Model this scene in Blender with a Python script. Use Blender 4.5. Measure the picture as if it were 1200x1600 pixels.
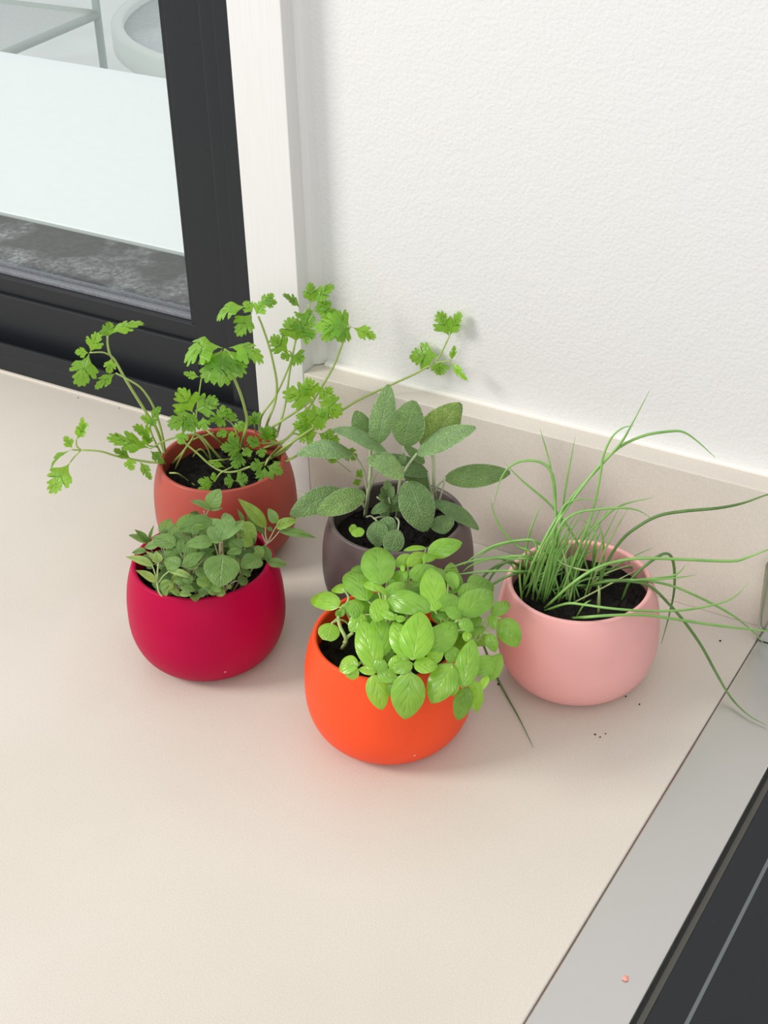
import bpy, bmesh, math, random
from mathutils import Vector, Matrix, noise

for o in list(bpy.data.objects):
    bpy.data.objects.remove(o, do_unlink=True)
scene = bpy.context.scene
C = scene.collection

# ------------------------------------------------------------------ camera
ZC = 0.9                                   # height of the worktop above the floor
cam_data = bpy.data.cameras.new('camera')
cam_data.sensor_fit = 'HORIZONTAL'
cam_data.sensor_width = 36.0
cam_data.lens = 2403.0 / 1200.0 * 36.0
cam_data.clip_start = 0.02
cam = bpy.data.objects.new('camera', cam_data)
C.objects.link(cam)
scene.camera = cam
cr = Vector((0.8637494783, 0.5032228483, -0.0265255283))
cd = Vector((0.2536251435, -0.4796101644, -0.8400287952))
cf = Vector((-0.4354435959, 0.7188468927, -0.5418929964))
mw = Matrix((cr, -cd, -cf)).transposed().to_4x4()
mw.translation = Vector((0.4875, -1.0491, 1.69553))
cam.matrix_world = mw

# ------------------------------------------------------------------ world, lights, exposure
world = bpy.data.worlds.new('world')
scene.world = world
world.use_nodes = True
bg = world.node_tree.nodes['Background']
bg.inputs[0].default_value = (0.96, 0.982, 1.0, 1.0)
bg.inputs[1].default_value = 0.68

def area(name, loc, target, size, size_y, power, col):
    ld = bpy.data.lights.new(name, 'AREA')
    ld.shape = 'RECTANGLE'
    ld.size = size
    ld.size_y = size_y
    ld.energy = power
    ld.color = col
    lo = bpy.data.objects.new(name, ld)
    C.objects.link(lo)
    lo.location = loc
    d = Vector(target) - Vector(loc)
    lo.rotation_euler = d.to_track_quat('-Z', 'Y').to_euler()
    return lo

area('room_window_light', (-2.75, -2.45, 3.35), (0.0, -0.15, 0.95), 1.3, 1.3, 98.0, (1.0, 0.965, 0.92))
area('front_fill_light', (1.3, -3.3, 2.7), (0.1, -0.1, 0.95), 2.2, 1.6, 27.0, (1.0, 0.975, 0.945))  # added soft fill from behind the camera for pot fronts and wall

vs = scene.view_settings
scene.display_settings.display_device = 'sRGB'
vs.view_transform = 'Standard'
vs.look = 'None'
vs.gamma = 1.0
vs.use_curve_mapping = False
vs.exposure = 0.31

# ------------------------------------------------------------------ material helpers
def newmat(name):
    m = bpy.data.materials.new(name)
    m.use_nodes = True
    nt = m.node_tree
    return m, nt, nt.nodes['Principled BSDF']

def N(nt, kind, **kw):
    n = nt.nodes.new(kind)
    for k, v in kw.items():
        setattr(n, k, v)
    return n

def ramp(nt, pts):
    r = N(nt, 'ShaderNodeValToRGB')
    e = r.color_ramp.elements
    e[0].position, e[0].color = pts[0][0], (*pts[0][1], 1)
    e[1].position, e[1].color = pts[1][0], (*pts[1][1], 1)
    for p, c in pts[2:]:
        x = e.new(p)
        x.color = (*c, 1)
    return r

def math_node(nt, op, a, b=None, c=None, clamp=False):
    n = N(nt, 'ShaderNodeMath', operation=op)
    n.use_clamp = clamp
    for i, v in enumerate((a, b, c)):
        if v is None:
            continue
        if isinstance(v, (int, float)):
            n.inputs[i].default_value = v
        else:
            nt.links.new(v, n.inputs[i])
    return n.outputs[0]

def mixrgb(nt, fac, a, b, mode='MIX'):
    n = N(nt, 'ShaderNodeMix', data_type='RGBA', blend_type=mode)
    for s, v in ((n.inputs[0], fac), (n.inputs[6], a), (n.inputs[7], b)):
        if isinstance(v, (int, float)):
            s.default_value = v
        elif isinstance(v, tuple):
            s.default_value = (*v, 1) if len(v) == 3 else v
        else:
            nt.links.new(v, s)
    return n.outputs[2]

def objcoord(nt):
    return N(nt, 'ShaderNodeTexCoord').outputs['Object']

def noise_tex(nt, co, scale, detail=3.0, rough=0.5):
    n = N(nt, 'ShaderNodeTexNoise')
    n.inputs['Scale'].default_value = scale
    n.inputs['Detail'].default_value = detail
    n.inputs['Roughness'].default_value = rough
    nt.links.new(co, n.inputs['Vector'])
    return n

def bump(nt, h, strength, dist, p):
    b = N(nt, 'ShaderNodeBump')
    b.inputs['Strength'].default_value = strength
    b.inputs['Distance'].default_value = dist
    nt.links.new(h, b.inputs['Height'])
    nt.links.new(b.outputs[0], p.inputs['Normal'])
    return b

def speckled(name, c1, c2, scale, rough, bscale=0, bstr=0.0, bdist=0.0005, spec=0.5, metal=0.0):
    m, nt, p = newmat(name)
    co = objcoord(nt)
    n = noise_tex(nt, co, scale)
    r = ramp(nt, [(0.3, c1), (0.7, c2)])
    nt.links.new(n.outputs[0], r.inputs[0])
    nt.links.new(r.outputs[0], p.inputs['Base Color'])
    p.inputs['Roughness'].default_value = rough
    p.inputs['Specular IOR Level'].default_value = spec
    p.inputs['Metallic'].default_value = metal
    if bscale:
        b = noise_tex(nt, co, bscale, 2.0)
        bump(nt, b.outputs[0], bstr, bdist, p)
    return m

# stone worktop: fine warm speckle, a few faint brown stains
def stone():
    m, nt, p = newmat('warm_white_stone')
    co = objcoord(nt)
    a = noise_tex(nt, co, 900.0, 2.0)
    r1 = ramp(nt, [(0.25, (0.60, 0.55, 0.478)), (0.75, (0.69, 0.645, 0.58))])
    nt.links.new(a.outputs[0], r1.inputs[0])
    b = noise_tex(nt, co, 5.0, 4.0)
    r2 = ramp(nt, [(0.35, (0.94, 0.93, 0.92)), (0.7, (1.0, 1.0, 1.0))])
    nt.links.new(b.outputs[0], r2.inputs[0])
    col = mixrgb(nt, 1.0, r1.outputs[0], r2.outputs[0], 'MULTIPLY')
    nt.links.new(col, p.inputs['Base Color'])
    p.inputs['Roughness'].default_value = 0.42
    p.inputs['Specular IOR Level'].default_value = 0.4
    c = noise_tex(nt, co, 700.0, 2.0)
    bump(nt, c.outputs[0], 0.25, 0.0004, p)
    return m

def wall_paint():
    m, nt, p = newmat('white_roller_paint')
    co = objcoord(nt)
    p.inputs['Base Color'].default_value = (0.685, 0.678, 0.668, 1)
    p.inputs['Roughness'].default_value = 0.55
    p.inputs['Specular IOR Level'].default_value = 0.3
    n = noise_tex(nt, co, 330.0, 3.0, 0.55)
    n2 = noise_tex(nt, co, 60.0, 2.0)
    h = math_node(nt, 'MULTIPLY_ADD', n2.outputs[0], 0.6, n.outputs[0])
    bump(nt, h, 0.42, 0.0016, p)
    return m

def painted_wood():
    m, nt, p = newmat('white_painted_wood')
    co = objcoord(nt)
    mp = N(nt, 'ShaderNodeMapping')
    mp.inputs['Scale'].default_value = (1.0, 1.0, 0.03)
    nt.links.new(co, mp.inputs[0])
    n = noise_tex(nt, mp.outputs[0], 500.0, 2.0)
    r = ramp(nt, [(0.3, (0.665, 0.655, 0.64)), (0.7, (0.695, 0.685, 0.67))])
    nt.links.new(n.outputs[0], r.inputs[0])
    nt.links.new(r.outputs[0], p.inputs['Base Color'])
    p.inputs['Roughness'].default_value = 0.4
    bump(nt, n.outputs[0], 0.2, 0.0004, p)
    return m

def plain(name, col, rough, metal=0.0, spec=0.5):
    return speckled(name, tuple(c * 0.97 for c in col), col, 60.0, rough, 0, 0, 0, spec, metal)

def glass_mat():
    m = bpy.data.materials.new('window_glass')
    m.use_nodes = True
    nt = m.node_tree
    nt.nodes.clear()
    out = N(nt, 'ShaderNodeOutputMaterial')
    tr = N(nt, 'ShaderNodeBsdfTransparent')
    tr.inputs[0].default_value = (0.95, 0.97, 0.96, 1)
    gl = N(nt, 'ShaderNodeBsdfGlossy')
    gl.inputs['Roughness'].default_value = 0.02
    # fine film of dust on the pane
    df = N(nt, 'ShaderNodeBsdfDiffuse')
    df.inputs[0].default_value = (0.85, 0.87, 0.87, 1)
    lw = N(nt, 'ShaderNodeLayerWeight')
    f5 = math_node(nt, 'POWER', lw.outputs['Facing'], 4.0)
    fr = N(nt, 'ShaderNodeMath', operation='MULTIPLY_ADD')
    nt.links.new(f5, fr.inputs[0])
    fr.inputs[1].default_value = 0.9
    fr.inputs[2].default_value = 0.03
    mx = N(nt, 'ShaderNodeMixShader')
    nt.links.new(fr.outputs[0], mx.inputs[0])
    nt.links.new(tr.outputs[0], mx.inputs[1])
    nt.links.new(gl.outputs[0], mx.inputs[2])
    mx2 = N(nt, 'ShaderNodeMixShader')
    mx2.inputs[0].default_value = 0.012
    nt.links.new(mx.outputs[0], mx2.inputs[1])
    nt.links.new(df.outputs[0], mx2.inputs[2])
    nt.links.new(mx2.outputs[0], out.inputs[0])
    return m

def dusty_ledge():
    m, nt, p = newmat('dusty_dark_ledge')
    co = objcoord(nt)
    a = noise_tex(nt, co, 9.0, 3.0)
    b = noise_tex(nt, co, 150.0, 4.0, 0.7)
    r = ramp(nt, [(0.42, (0.06, 0.06, 0.06)), (0.66, (1, 1, 1))])
    nt.links.new(a.outputs[0], r.inputs[0])
    r2 = ramp(nt, [(0.40, (0.15, 0.15, 0.15)), (0.66, (1, 1, 1))])
    nt.links.new(b.outputs[0], r2.inputs[0])
    k = math_node(nt, 'MULTIPLY', r.outputs[0], r2.outputs[0])
    col = mixrgb(nt, k, (0.022, 0.025, 0.029), (0.62, 0.64, 0.66))
    nt.links.new(col, p.inputs['Base Color'])
    p.inputs['Roughness'].default_value = 0.5
    p.inputs['Specular IOR Level'].default_value = 0.25
    return m

def steel_mat():
    m, nt, p = newmat('brushed_steel')
    co = objcoord(nt)
    mp = N(nt, 'ShaderNodeMapping')
    mp.inputs['Scale'].default_value = (1.0, 0.02, 1.0)
    nt.links.new(co, mp.inputs[0])
    n = noise_tex(nt, mp.outputs[0], 1500.0, 2.0)
    s = noise_tex(nt, co, 14.0, 3.0, 0.5)
    r = ramp(nt, [(0.35, (0.31, 0.31, 0.31)), (0.75, (0.37, 0.37, 0.37))])
    nt.links.new(s.outputs[0], r.inputs[0])
    nt.links.new(r.outputs[0], p.inputs['Roughness'])
    p.inputs['Base Color'].default_value = (0.64, 0.63, 0.615, 1)
    p.inputs['Metallic'].default_value = 1.0
    bump(nt, n.outputs[0], 0.02, 0.0003, p)
    return m

def pot_mat(name, col, rough=0.42, spec=0.35, sss=0.0):
    m, nt, p = newmat(name)
    co = objcoord(nt)
    n = noise_tex(nt, co, 30.0, 3.0)
    r = ramp(nt, [(0.3, tuple(c * 0.95 for c in col)), (0.7, col)])
    nt.links.new(n.outputs[0], r.inputs[0])
    # a few pale flecks
    v = N(nt, 'ShaderNodeTexVoronoi')
    v.inputs['Scale'].default_value = 42.0
    nt.links.new(co, v.inputs['Vector'])
    k = math_node(nt, 'LESS_THAN', v.outputs['Distance'], 0.035)
    w = noise_tex(nt, co, 14.0, 1.0)
    k2 = math_node(nt, 'MULTIPLY', k, math_node(nt, 'GREATER_THAN', w.outputs[0], 0.56))
    c2 = mixrgb(nt, math_node(nt, 'MULTIPLY', k2, 0.6), r.outputs[0], (0.85, 0.75, 0.7))
    nt.links.new(c2, p.inputs['Base Color'])
    p.inputs['Roughness'].default_value = rough
    p.inputs['Specular IOR Level'].default_value = spec
    if sss:
        p.inputs['Subsurface Weight'].default_value = sss
        p.inputs['Subsurface Radius'].default_value = (0.01, 0.004, 0.003)
        p.inputs['Subsurface Scale'].default_value = 0.6
    b = noise_tex(nt, co, 1400.0, 2.0)
    bump(nt, b.outputs[0], 0.08, 0.0003, p)
    return m

def leaf_mat(name, c1, c2, vein, trans, tw, rough, nveins, slant, vein_amt, pebble=0.0, spec=0.4, relief=0.5, quilt=0.0, bdist=0.0011):
    """UV.x runs -1..1 across the blade, UV.y 0..1 from stalk to tip; object colour is the leaf's own tint"""
    m, nt, p = newmat(name)
    L = nt.links
    tc = N(nt, 'ShaderNodeTexCoord')
    sx = N(nt, 'ShaderNodeSeparateXYZ')
    L.new(tc.outputs['UV'], sx.inputs[0])
    ax = math_node(nt, 'ABSOLUTE', math_node(nt, 'MULTIPLY_ADD', sx.outputs[0], 2.0, -1.0))
    y = sx.outputs[1]
    mid = math_node(nt, 'SUBTRACT', 1.0, math_node(nt, 'MULTIPLY', ax, 14.0), clamp=True)
    ph = math_node(nt, 'MULTIPLY', math_node(nt, 'SUBTRACT', y, math_node(nt, 'MULTIPLY', ax, slant)), nveins)
    fr = math_node(nt, 'ABSOLUTE', math_node(nt, 'SUBTRACT', math_node(nt, 'FRACT', ph), 0.5))
    side = math_node(nt, 'SUBTRACT', 1.0, math_node(nt, 'MULTIPLY', fr, 7.0), clamp=True)
    sidef = math_node(nt, 'MULTIPLY', side, 0.55)
    v = math_node(nt, 'MAXIMUM', mid, sidef)
    n = noise_tex(nt, tc.outputs['Object'], 110.0, 3.0)
    r = ramp(nt, [(0.3, c1), (0.7, c2)])
    L.new(n.outputs[0], r.inputs[0])
    oi = N(nt, 'ShaderNodeObjectInfo')
    base = mixrgb(nt, math_node(nt, 'MULTIPLY', v, vein_amt), r.outputs[0], vein)
    base = mixrgb(nt, 1.0, base, oi.outputs['Color'], 'MULTIPLY')
    h = math_node(nt, 'MULTIPLY', v, -relief)
    if quilt:
        q = math_node(nt, 'COSINE', math_node(nt, 'MULTIPLY', ph, 6.2832))
        q = math_node(nt, 'MULTIPLY', q, math_node(nt, 'SUBTRACT', 1.0, ax, clamp=True))
        h = math_node(nt, 'MULTIPLY_ADD', q, -quilt, h)
    if pebble:
        vo = N(nt, 'ShaderNodeTexVoronoi')
        vo.inputs['Scale'].default_value = 700.0
        L.new(tc.outputs['Object'], vo.inputs['Vector'])
        hair = math_node(nt, 'SUBTRACT', 1.0, math_node(nt, 'MULTIPLY', vo.outputs['Distance'], 1.5), clamp=True)
        h = math_node(nt, 'MULTIPLY_ADD', hair, pebble, h)
        base = mixrgb(nt, math_node(nt, 'MULTIPLY', hair, 0.32), base, (0.44, 0.56, 0.38))
        rimf = math_node(nt, 'MULTIPLY', math_node(nt, 'SUBTRACT', ax, 0.93, clamp=True), 8.0, clamp=True)
        base = mixrgb(nt, rimf, base, (0.55, 0.64, 0.48))
    L.new(base, p.inputs['Base Color'])
    p.inputs['Roughness'].default_value = rough
    p.inputs['Specular IOR Level'].default_value = spec
    b = bump(nt, h, 0.8, bdist, p)
    tl = N(nt, 'ShaderNodeBsdfTranslucent')
    tcx = mixrgb(nt, 1.0, trans, oi.outputs['Color'], 'MULTIPLY')
    L.new(tcx, tl.inputs[0])
    L.new(b.outputs[0], tl.inputs['Normal'])
    mx = N(nt, 'ShaderNodeMixShader')
    mx.inputs[0].default_value = tw
    L.new(p.outputs[0], mx.inputs[1])
    L.new(tl.outputs[0], mx.inputs[2])
    out = nt.nodes['Material Output']
    L.new(mx.outputs[0], out.inputs[0])
    return m

M = {
    'stone': stone(),
    'paint': wall_paint(),
    'wood': painted_wood(),
    'caulk': plain('white_sealant', (0.80, 0.78, 0.74), 0.4),
    'black': speckled('black_powder_coat', (0.008, 0.010, 0.0125), (0.011, 0.0135, 0.0165), 900.0, 0.45, 1200.0, 0.15, 0.0003, 0.35),
    'gasket': speckled('grey_gasket', (0.13, 0.14, 0.155), (0.19, 0.20, 0.22), 320.0, 0.45),
    'glass': glass_mat(),
    'ledge': dusty_ledge(),
    'ledge_edge': plain('pale_ledge_trim', (0.42, 0.46, 0.45), 0.4),
    'bench': plain('white_outdoor_stone', (0.93, 0.95, 0.97), 0.35),
    'pavers': speckled('pale_patio', (0.72, 0.74, 0.73), (0.82, 0.84, 0.83), 3.0, 0.7),
    'white_metal': plain('white_garden_metal', (0.78, 0.82, 0.78), 0.4),
    'chair_metal': plain('grey_green_garden_metal', (0.45, 0.50, 0.47), 0.4),
    'mesh': speckled('grey_woven_sling', (0.55, 0.57, 0.57), (0.66, 0.68, 0.68), 200.0, 0.6),
    'tabletop': speckled('frosted_table_glass', (0.60, 0.64, 0.65), (0.70, 0.74, 0.75), 90.0, 0.25),
    'steel': steel_mat(),
    'polished': plain('polished_steel', (0.62, 0.60, 0.575), 0.14, 1.0),
    'edge_reflection': plain('painted_edge_reflection', (0.10, 0.095, 0.085), 0.35, 0.6),  # reflection of the steel side, put into the colour
    'seal': plain('black_rubber_seal', (0.012, 0.012, 0.012), 0.6),
    'cook_glass': plain('black_cooktop_glass', (0.010, 0.012, 0.015), 0.08, 0.0, 0.35),
    'print': plain('grey_green_printed_line', (0.11, 0.13, 0.125), 0.3),
    'terracotta': pot_mat('brick_red_pot', (0.40, 0.070, 0.048)),
    'raspberry': pot_mat('raspberry_pot', (0.41, 0.001, 0.043), 0.45, 0.12),
    'mushroom': pot_mat('grey_brown_pot', (0.118, 0.090, 0.086), 0.38),
    'orange': pot_mat('orange_pot', (0.86, 0.080, 0.020), 0.45, 0.2),
    'pink': pot_mat('blush_pink_pot', (0.84, 0.42, 0.40), 0.38, 0.35),
    'soil': speckled('black_potting_soil', (0.003, 0.0025, 0.0025), (0.014, 0.011, 0.009), 350.0, 0.8, 500.0, 0.8, 0.002, 0.25),
    'crumb': plain('pink_crumb', (0.75, 0.33, 0.27), 0.5),
    'root': plain('pale_root', (0.42, 0.36, 0.25), 0.6),
    'parsley': leaf_mat('parsley_leaf', (0.11, 0.28, 0.020), (0.17, 0.38, 0.032), (0.36, 0.54, 0.15), (0.42, 0.74, 0.035), 0.38, 0.30, 5.0, -0.45, 0.40, 0.0, 0.5, 0.6),
    'parsley_stem': plain('parsley_stalk', (0.34, 0.46, 0.12), 0.4),
    'sage': leaf_mat('sage_leaf', (0.135, 0.255, 0.075), (0.205, 0.36, 0.12), (0.44, 0.55, 0.33), (0.34, 0.50, 0.08), 0.20, 0.60, 9.0, 0.30, 0.45, 1.0, 0.25, 0.9, 0.0, 0.0018),
    'sage_stem': plain('sage_stalk', (0.38, 0.44, 0.26), 0.6),
    'basil': leaf_mat('basil_leaf', (0.165, 0.385, 0.030), (0.25, 0.50, 0.055), (0.42, 0.63, 0.18), (0.40, 0.70, 0.04), 0.30, 0.25, 4.0, 0.6, 0.30, 0.0, 0.6, 0.22, 0.16, 0.0016),
    'basil_stem': plain('basil_stalk', (0.46, 0.58, 0.22), 0.4),
    'oregano': leaf_mat('oregano_leaf', (0.105, 0.215, 0.042), (0.17, 0.31, 0.078), (0.34, 0.44, 0.20), (0.34, 0.50, 0.09), 0.26, 0.38, 4.5, 0.5, 0.38, 0.0, 0.4, 0.6, 0.25, 0.0013),
    'oregano_stem': plain('oregano_stalk', (0.36, 0.33, 0.20), 0.6),
    'chive': speckled('chive_blade', (0.17, 0.37, 0.075), (0.27, 0.50, 0.13), 60.0, 0.35),
    'chive_dark': speckled('dark_chive_blade', (0.07, 0.16, 0.03), (0.13, 0.25, 0.055), 60.0, 0.45),
    'chive_pale': speckled('pale_chive_blade', (0.36, 0.44, 0.16), (0.42, 0.54, 0.22), 60.0, 0.5),
}

# ------------------------------------------------------------------ object helpers
def link(name, me, mat, parent=None, loc=(0, 0, 0), smooth=False):
    if mat is not None and not me.materials:
        me.materials.append(M[mat])
    if smooth:
        me.polygons.foreach_set('use_smooth', [True] * len(me.polygons))
    o = bpy.data.objects.new(name, me)
    o.location = loc
    C.objects.link(o)
    if parent is not None:
        o.parent = parent
    return o

def empty(name, loc):
    o = bpy.data.objects.new(name, None)
    o.empty_display_size = 0.03
    o.location = loc
    C.objects.link(o)
    return o

def tag(o, label, cat, group=None):
    o['label'] = label
    o['category'] = cat
    if group:
        o['group'] = group
    return o

def struct(o, label=None):
    o['kind'] = 'structure'
    if label:
        o['label'] = label
    return o

def boxes_mesh(name, boxes, bevel=0.0, seg=2):
    bm = bmesh.new()
    for (x0, x1, y0, y1, z0, z1) in boxes:
        r = bmesh.ops.create_cube(bm, size=1.0)
        for v in r['verts']:
            v.co = Vector(((x0 + x1) / 2 + v.co.x * (x1 - x0), (y0 + y1) / 2 + v.co.y * (y1 - y0), (z0 + z1) / 2 + v.co.z * (z1 - z0)))
    if bevel:
        bmesh.ops.bevel(bm, geom=list(bm.edges), offset=bevel, segments=seg, affect='EDGES', profile=0.5)
    me = bpy.data.meshes.new(name)
    bm.to_mesh(me)
    bm.free()
    return me

def box(name, b, mat, parent=None, bevel=0.0, seg=2):
    return link(name, boxes_mesh(name, [b], bevel, seg), mat, parent)

def prism(name, prof, axis, a0, a1, mat, parent=None):
    """extrude a closed 2D profile along x or z"""
    n = len(prof)
    vs_ = []
    for a in (a0, a1):
        for (p, q) in prof:
            vs_.append((a, p, q) if axis == 'x' else ((p, a, q) if axis == 'y' else (p, q, a)))
    fs = [tuple(range(n))[::-1], tuple(range(n, 2 * n))]
    for i in range(n):
        j = (i + 1) % n
        fs.append((i, j, n + j, n + i))
    me = bpy.data.meshes.new(name)
    me.from_pydata(vs_, [], fs)
    bm = bmesh.new()
    bm.from_mesh(me)
    bmesh.ops.recalc_face_normals(bm, faces=bm.faces)
    bm.to_mesh(me)
    bm.free()
    return link(name, me, mat, parent)

def catmull(P, n):
    P = [Vector(p) for p in P]
    if len(P) == 2:
        return [P[0].lerp(P[1], i / n) for i in range(n + 1)]
    Q = [P[0] * 2 - P[1]] + P + [P[-1] * 2 - P[-2]]
    out = []
    for i in range(1, len(Q) - 2):
        for k in range(n):
            t = k / n
            a, b, c, d = Q[i - 1], Q[i], Q[i + 1], Q[i + 2]
            out.append(0.5 * ((2 * b) + (c - a) * t + (2 * a - 5 * b + 4 * c - d) * t * t + (3 * b - a - 3 * c + d) * t ** 3))
    out.append(P[-1])
    return out

def tube_geo(P, r0, r1, V, F, sides=6, steps=5, tip=False):
    pts = catmull(P, steps)
    n = len(pts)
    base = len(V)
    t = (pts[1] - pts[0]).normalized()
    u = t.orthogonal().normalized()
    for i, p in enumerate(pts):
        t = (pts[min(i + 1, n - 1)] - pts[max(i - 1, 0)]).normalized()
        u = (u - t * u.dot(t)).normalized()
        w = t.cross(u)
        f = i / (n - 1)
        r = r0 + (r1 - r0) * f
        if tip:
            r = r0 * (1 - max(0.0, (f - 0.55) / 0.45) ** 1.6 * 0.86)
        for k in range(sides):
            a = 2 * math.pi * k / sides
            V.append(tuple(p + (u * math.cos(a) + w * math.sin(a)) * r))
    for i in range(n - 1):
        for k in range(sides):
            k2 = (k + 1) % sides
            F.append((base + i * sides + k, base + i * sides + k2, base + (i + 1) * sides + k2, base + (i + 1) * sides + k))
    F.append(tuple(base + k for k in range(sides))[::-1])
    F.append(tuple(base + (n - 1) * sides + k for k in range(sides)))

def tubes(name, paths, mat, parent, origin, **kw):
    V, F = [], []
    o = Vector(origin)
    for (P, r0, r1) in paths:
        tube_geo([Vector(p) - o for p in P], r0, r1, V, F, **kw)
    me = bpy.data.meshes.new(name)
    me.from_pydata(V, [], F)
    return link(name, me, mat, parent, smooth=True)

def lathe(name, prof, mat, parent=None, seg=72, loc=(0, 0, 0), closed=True):
    V, F = [], []
    n = len(prof)
    for (r, z) in prof:
        for k in range(seg):
            a = 2 * math.pi * k / seg
            V.append((r * math.cos(a), r * math.sin(a), z))
    for i in range(n - 1):
        for k in range(seg):
            k2 = (k + 1) % seg
            F.append((i * seg + k, i * seg + k2, (i + 1) * seg + k2, (i + 1) * seg + k))
    F.append(tuple(range(seg))[::-1])
    F.append(tuple((n - 1) * seg + k for k in range(seg)))
    me = bpy.data.meshes.new(name)
    me.from_pydata(V, [], F)
    return link(name, me, mat, parent, loc, smooth=True)

# ------------------------------------------------------------------ the room
YW = 0.028                                  # face of the plastered wall; the upstand's face is y = 0
struct(link('wall_back', boxes_mesh('wall_back', [(-0.262, 2.4, YW, 0.30, 0.0, 2.7), (-2.6, -0.262, YW, 0.30, 2.25, 2.7), (-2.6, -1.95, YW, 0.30, 0.0, 2.25), (-1.95, -0.262, 0.12, 0.30, 0.0, 0.90)]), 'paint'),
       'white roller-painted wall with fine stippled texture')
struct(box('floor', (-2.6, 2.4, -3.2, 0.30, -0.05, 0.0), 'pavers'))
struct(box('trim_1', (-0.285, -0.231, 0.0, 0.10, ZC, 2.25), 'wood', bevel=0.0008), 'white painted post between the window and the wall')
# sealed quarter-round strip where post and wall meet
struct(prism('trim_2', [(-0.231, YW), (-0.231, YW - 0.010), (-0.226, YW - 0.006), (-0.222, YW)], 'z', 1.0335, 2.25, 'wood'), 'slim white corner strip beside the post')

# worktop with a small chamfer along its right-hand edge
top = empty('stone_worktop', (-0.6, -0.35, ZC - 0.04))
tag(top, 'pale beige stone worktop carrying the five herb pots', 'worktop')
def child_box(name, b, mat, parent, bevel=0.0, seg=2):
    o = Vector(parent.location)
    return box(name, (b[0] - o.x, b[1] - o.x, b[2] - o.y, b[3] - o.y, b[4] - o.z, b[5] - o.z), mat, parent, bevel, seg)
child_box('slab', (-1.95, 0.2236, -0.78, 0.060, ZC - 0.04, ZC), 'stone', top, 0.0012)
child_box('sealant_bead', (-1.9, -0.286, 0.0545, 0.0590, ZC - 0.001, ZC + 0.0022), 'stone', top, 0.0012)

ups = empty('stone_upstand', (0.5, 0.014, ZC))
tag(ups, 'low beige stone upstand along the foot of the white wall', 'upstand')
child_box('slab', (-0.2305, 2.3, 0.0, YW, ZC, ZC + 0.1325), 'stone', ups, 0.0009)
child_box('sealant_bead', (-0.2215, 2.3, YW - 0.007, YW + 0.001, ZC + 0.1315, ZC + 0.1365), 'caulk', ups, 0.0016)

# ------------------------------------------------------------------ window
win = struct(empty('window_1', (-1.1, 0.07, ZC)), 'black aluminium sliding window above the worktop')
WX0 = -1.93
child_box('frame_sill', (WX0, -0.286, 0.058, 0.105, ZC, ZC + 0.020), 'black', win, 0.0008)
child_box('track_lip', (WX0, -0.286, 0.0578, 0.0625, ZC + 0.0195, ZC + 0.036), 'black', win, 0.001)
child_box('frame_jamb', (-0.3447, -0.286, 0.060, 0.118, ZC + 0.0195, 2.25), 'black', win, 0.001)
child_box('jamb_cover_strip', (-0.3655, -0.3462, 0.066, 0.100, ZC + 0.0195, 2.2), 'black', win, 0.0022)
sash = child_box('sash_bottom_rail', (WX0, -0.4142, 0.078, 0.112, ZC + 0.0195, ZC + 0.086), 'black', win, 0.0015)
child_box('sash_top_rail', (WX0, -0.3665, 0.078, 0.112, 2.15, 2.25), 'black', win, 0.0015)
child_box('sash_stile', (-0.4140, -0.3660, 0.0775, 0.112, ZC + 0.0195, 2.25), 'black', win, 0.0012)
child_box('glazing_bead', (WX0, -0.4145, 0.083, 0.100, ZC + 0.0855, ZC + 0.105), 'black', win, 0.0015)
child_box('glazing_bead', (-0.4235, -0.4138, 0.083, 0.100, ZC + 0.1045, 2.15), 'black', win, 0.0015)
child_box('gasket', (WX0, -0.4235, 0.090, 0.099, ZC + 0.1048, ZC + 0.109), 'gasket', win, 0.0008)
child_box('gasket', (WX0, -0.4235, 0.100, 0.1015, ZC + 0.1045, ZC + 0.1125), 'gasket', win)
child_box('glass_pane', (WX0, -0.418, 0.1020, 0.1060, ZC + 0.100, 2.15), 'glass', win)
struct(box('trim_3', (-1.95, -0.286, 0.113, 0.321, ZC + 0.001, ZC + 0.050), 'ledge'), 'dark dusty ledge outside the glass')
struct(box('trim_4', (-1.95, -0.286, 0.3212, 0.327, ZC + 0.001, ZC + 0.052), 'ledge_edge', bevel=0.001), 'pale strip along the outer edge of the dark ledge')

# ------------------------------------------------------------------ outdoors
struct(box('ground', (-9.0, 4.0, 0.31, 9.0, -0.10, -0.002), 'pavers'), 'pale paved patio outside')
bench = empty('outdoor_bench_top', (-1.2, 0.61, ZC))
tag(bench, 'bright white outdoor servery top beyond the window', 'counter')
child_box('slab', (-2.6, 1.0, 0.3275, 0.885, ZC + 0.012, ZC + 0.052), 'bench', bench, 0.003)
child_box('support_panel', (-2.55, 0.95, 0.345, 0.40, 0.0, ZC + 0.012), 'bench', bench)

tbl = empty('round_garden_table', (-1.42, 1.95, 0.0))
tag(tbl, 'round white metal garden table seen through the glass', 'table')
lathe('rim', [(0.475, 0.735), (0.475, 0.765), (0.480, 0.770), (0.498, 0.770), (0.503, 0.765), (0.503, 0.715), (0.498, 0.710), (0.484, 0.715), (0.480, 0.735)], 'white_metal', tbl, 72)
lathe('table_top', [(0.0005, 0.735), (0.4745, 0.735), (0.4745, 0.752), (0.0005, 0.752)], 'tabletop', tbl, 48)
for k in range(4):
    a = math.pi / 4 + k * math.pi / 2
    tubes('leg', [([(0.40 * math.cos(a), 0.40 * math.sin(a), 0.735), (0.43 * math.cos(a), 0.43 * math.sin(a), 0.0)], 0.014, 0.012)], 'white_metal', tbl, (0, 0, 0), sides=8)

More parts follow.
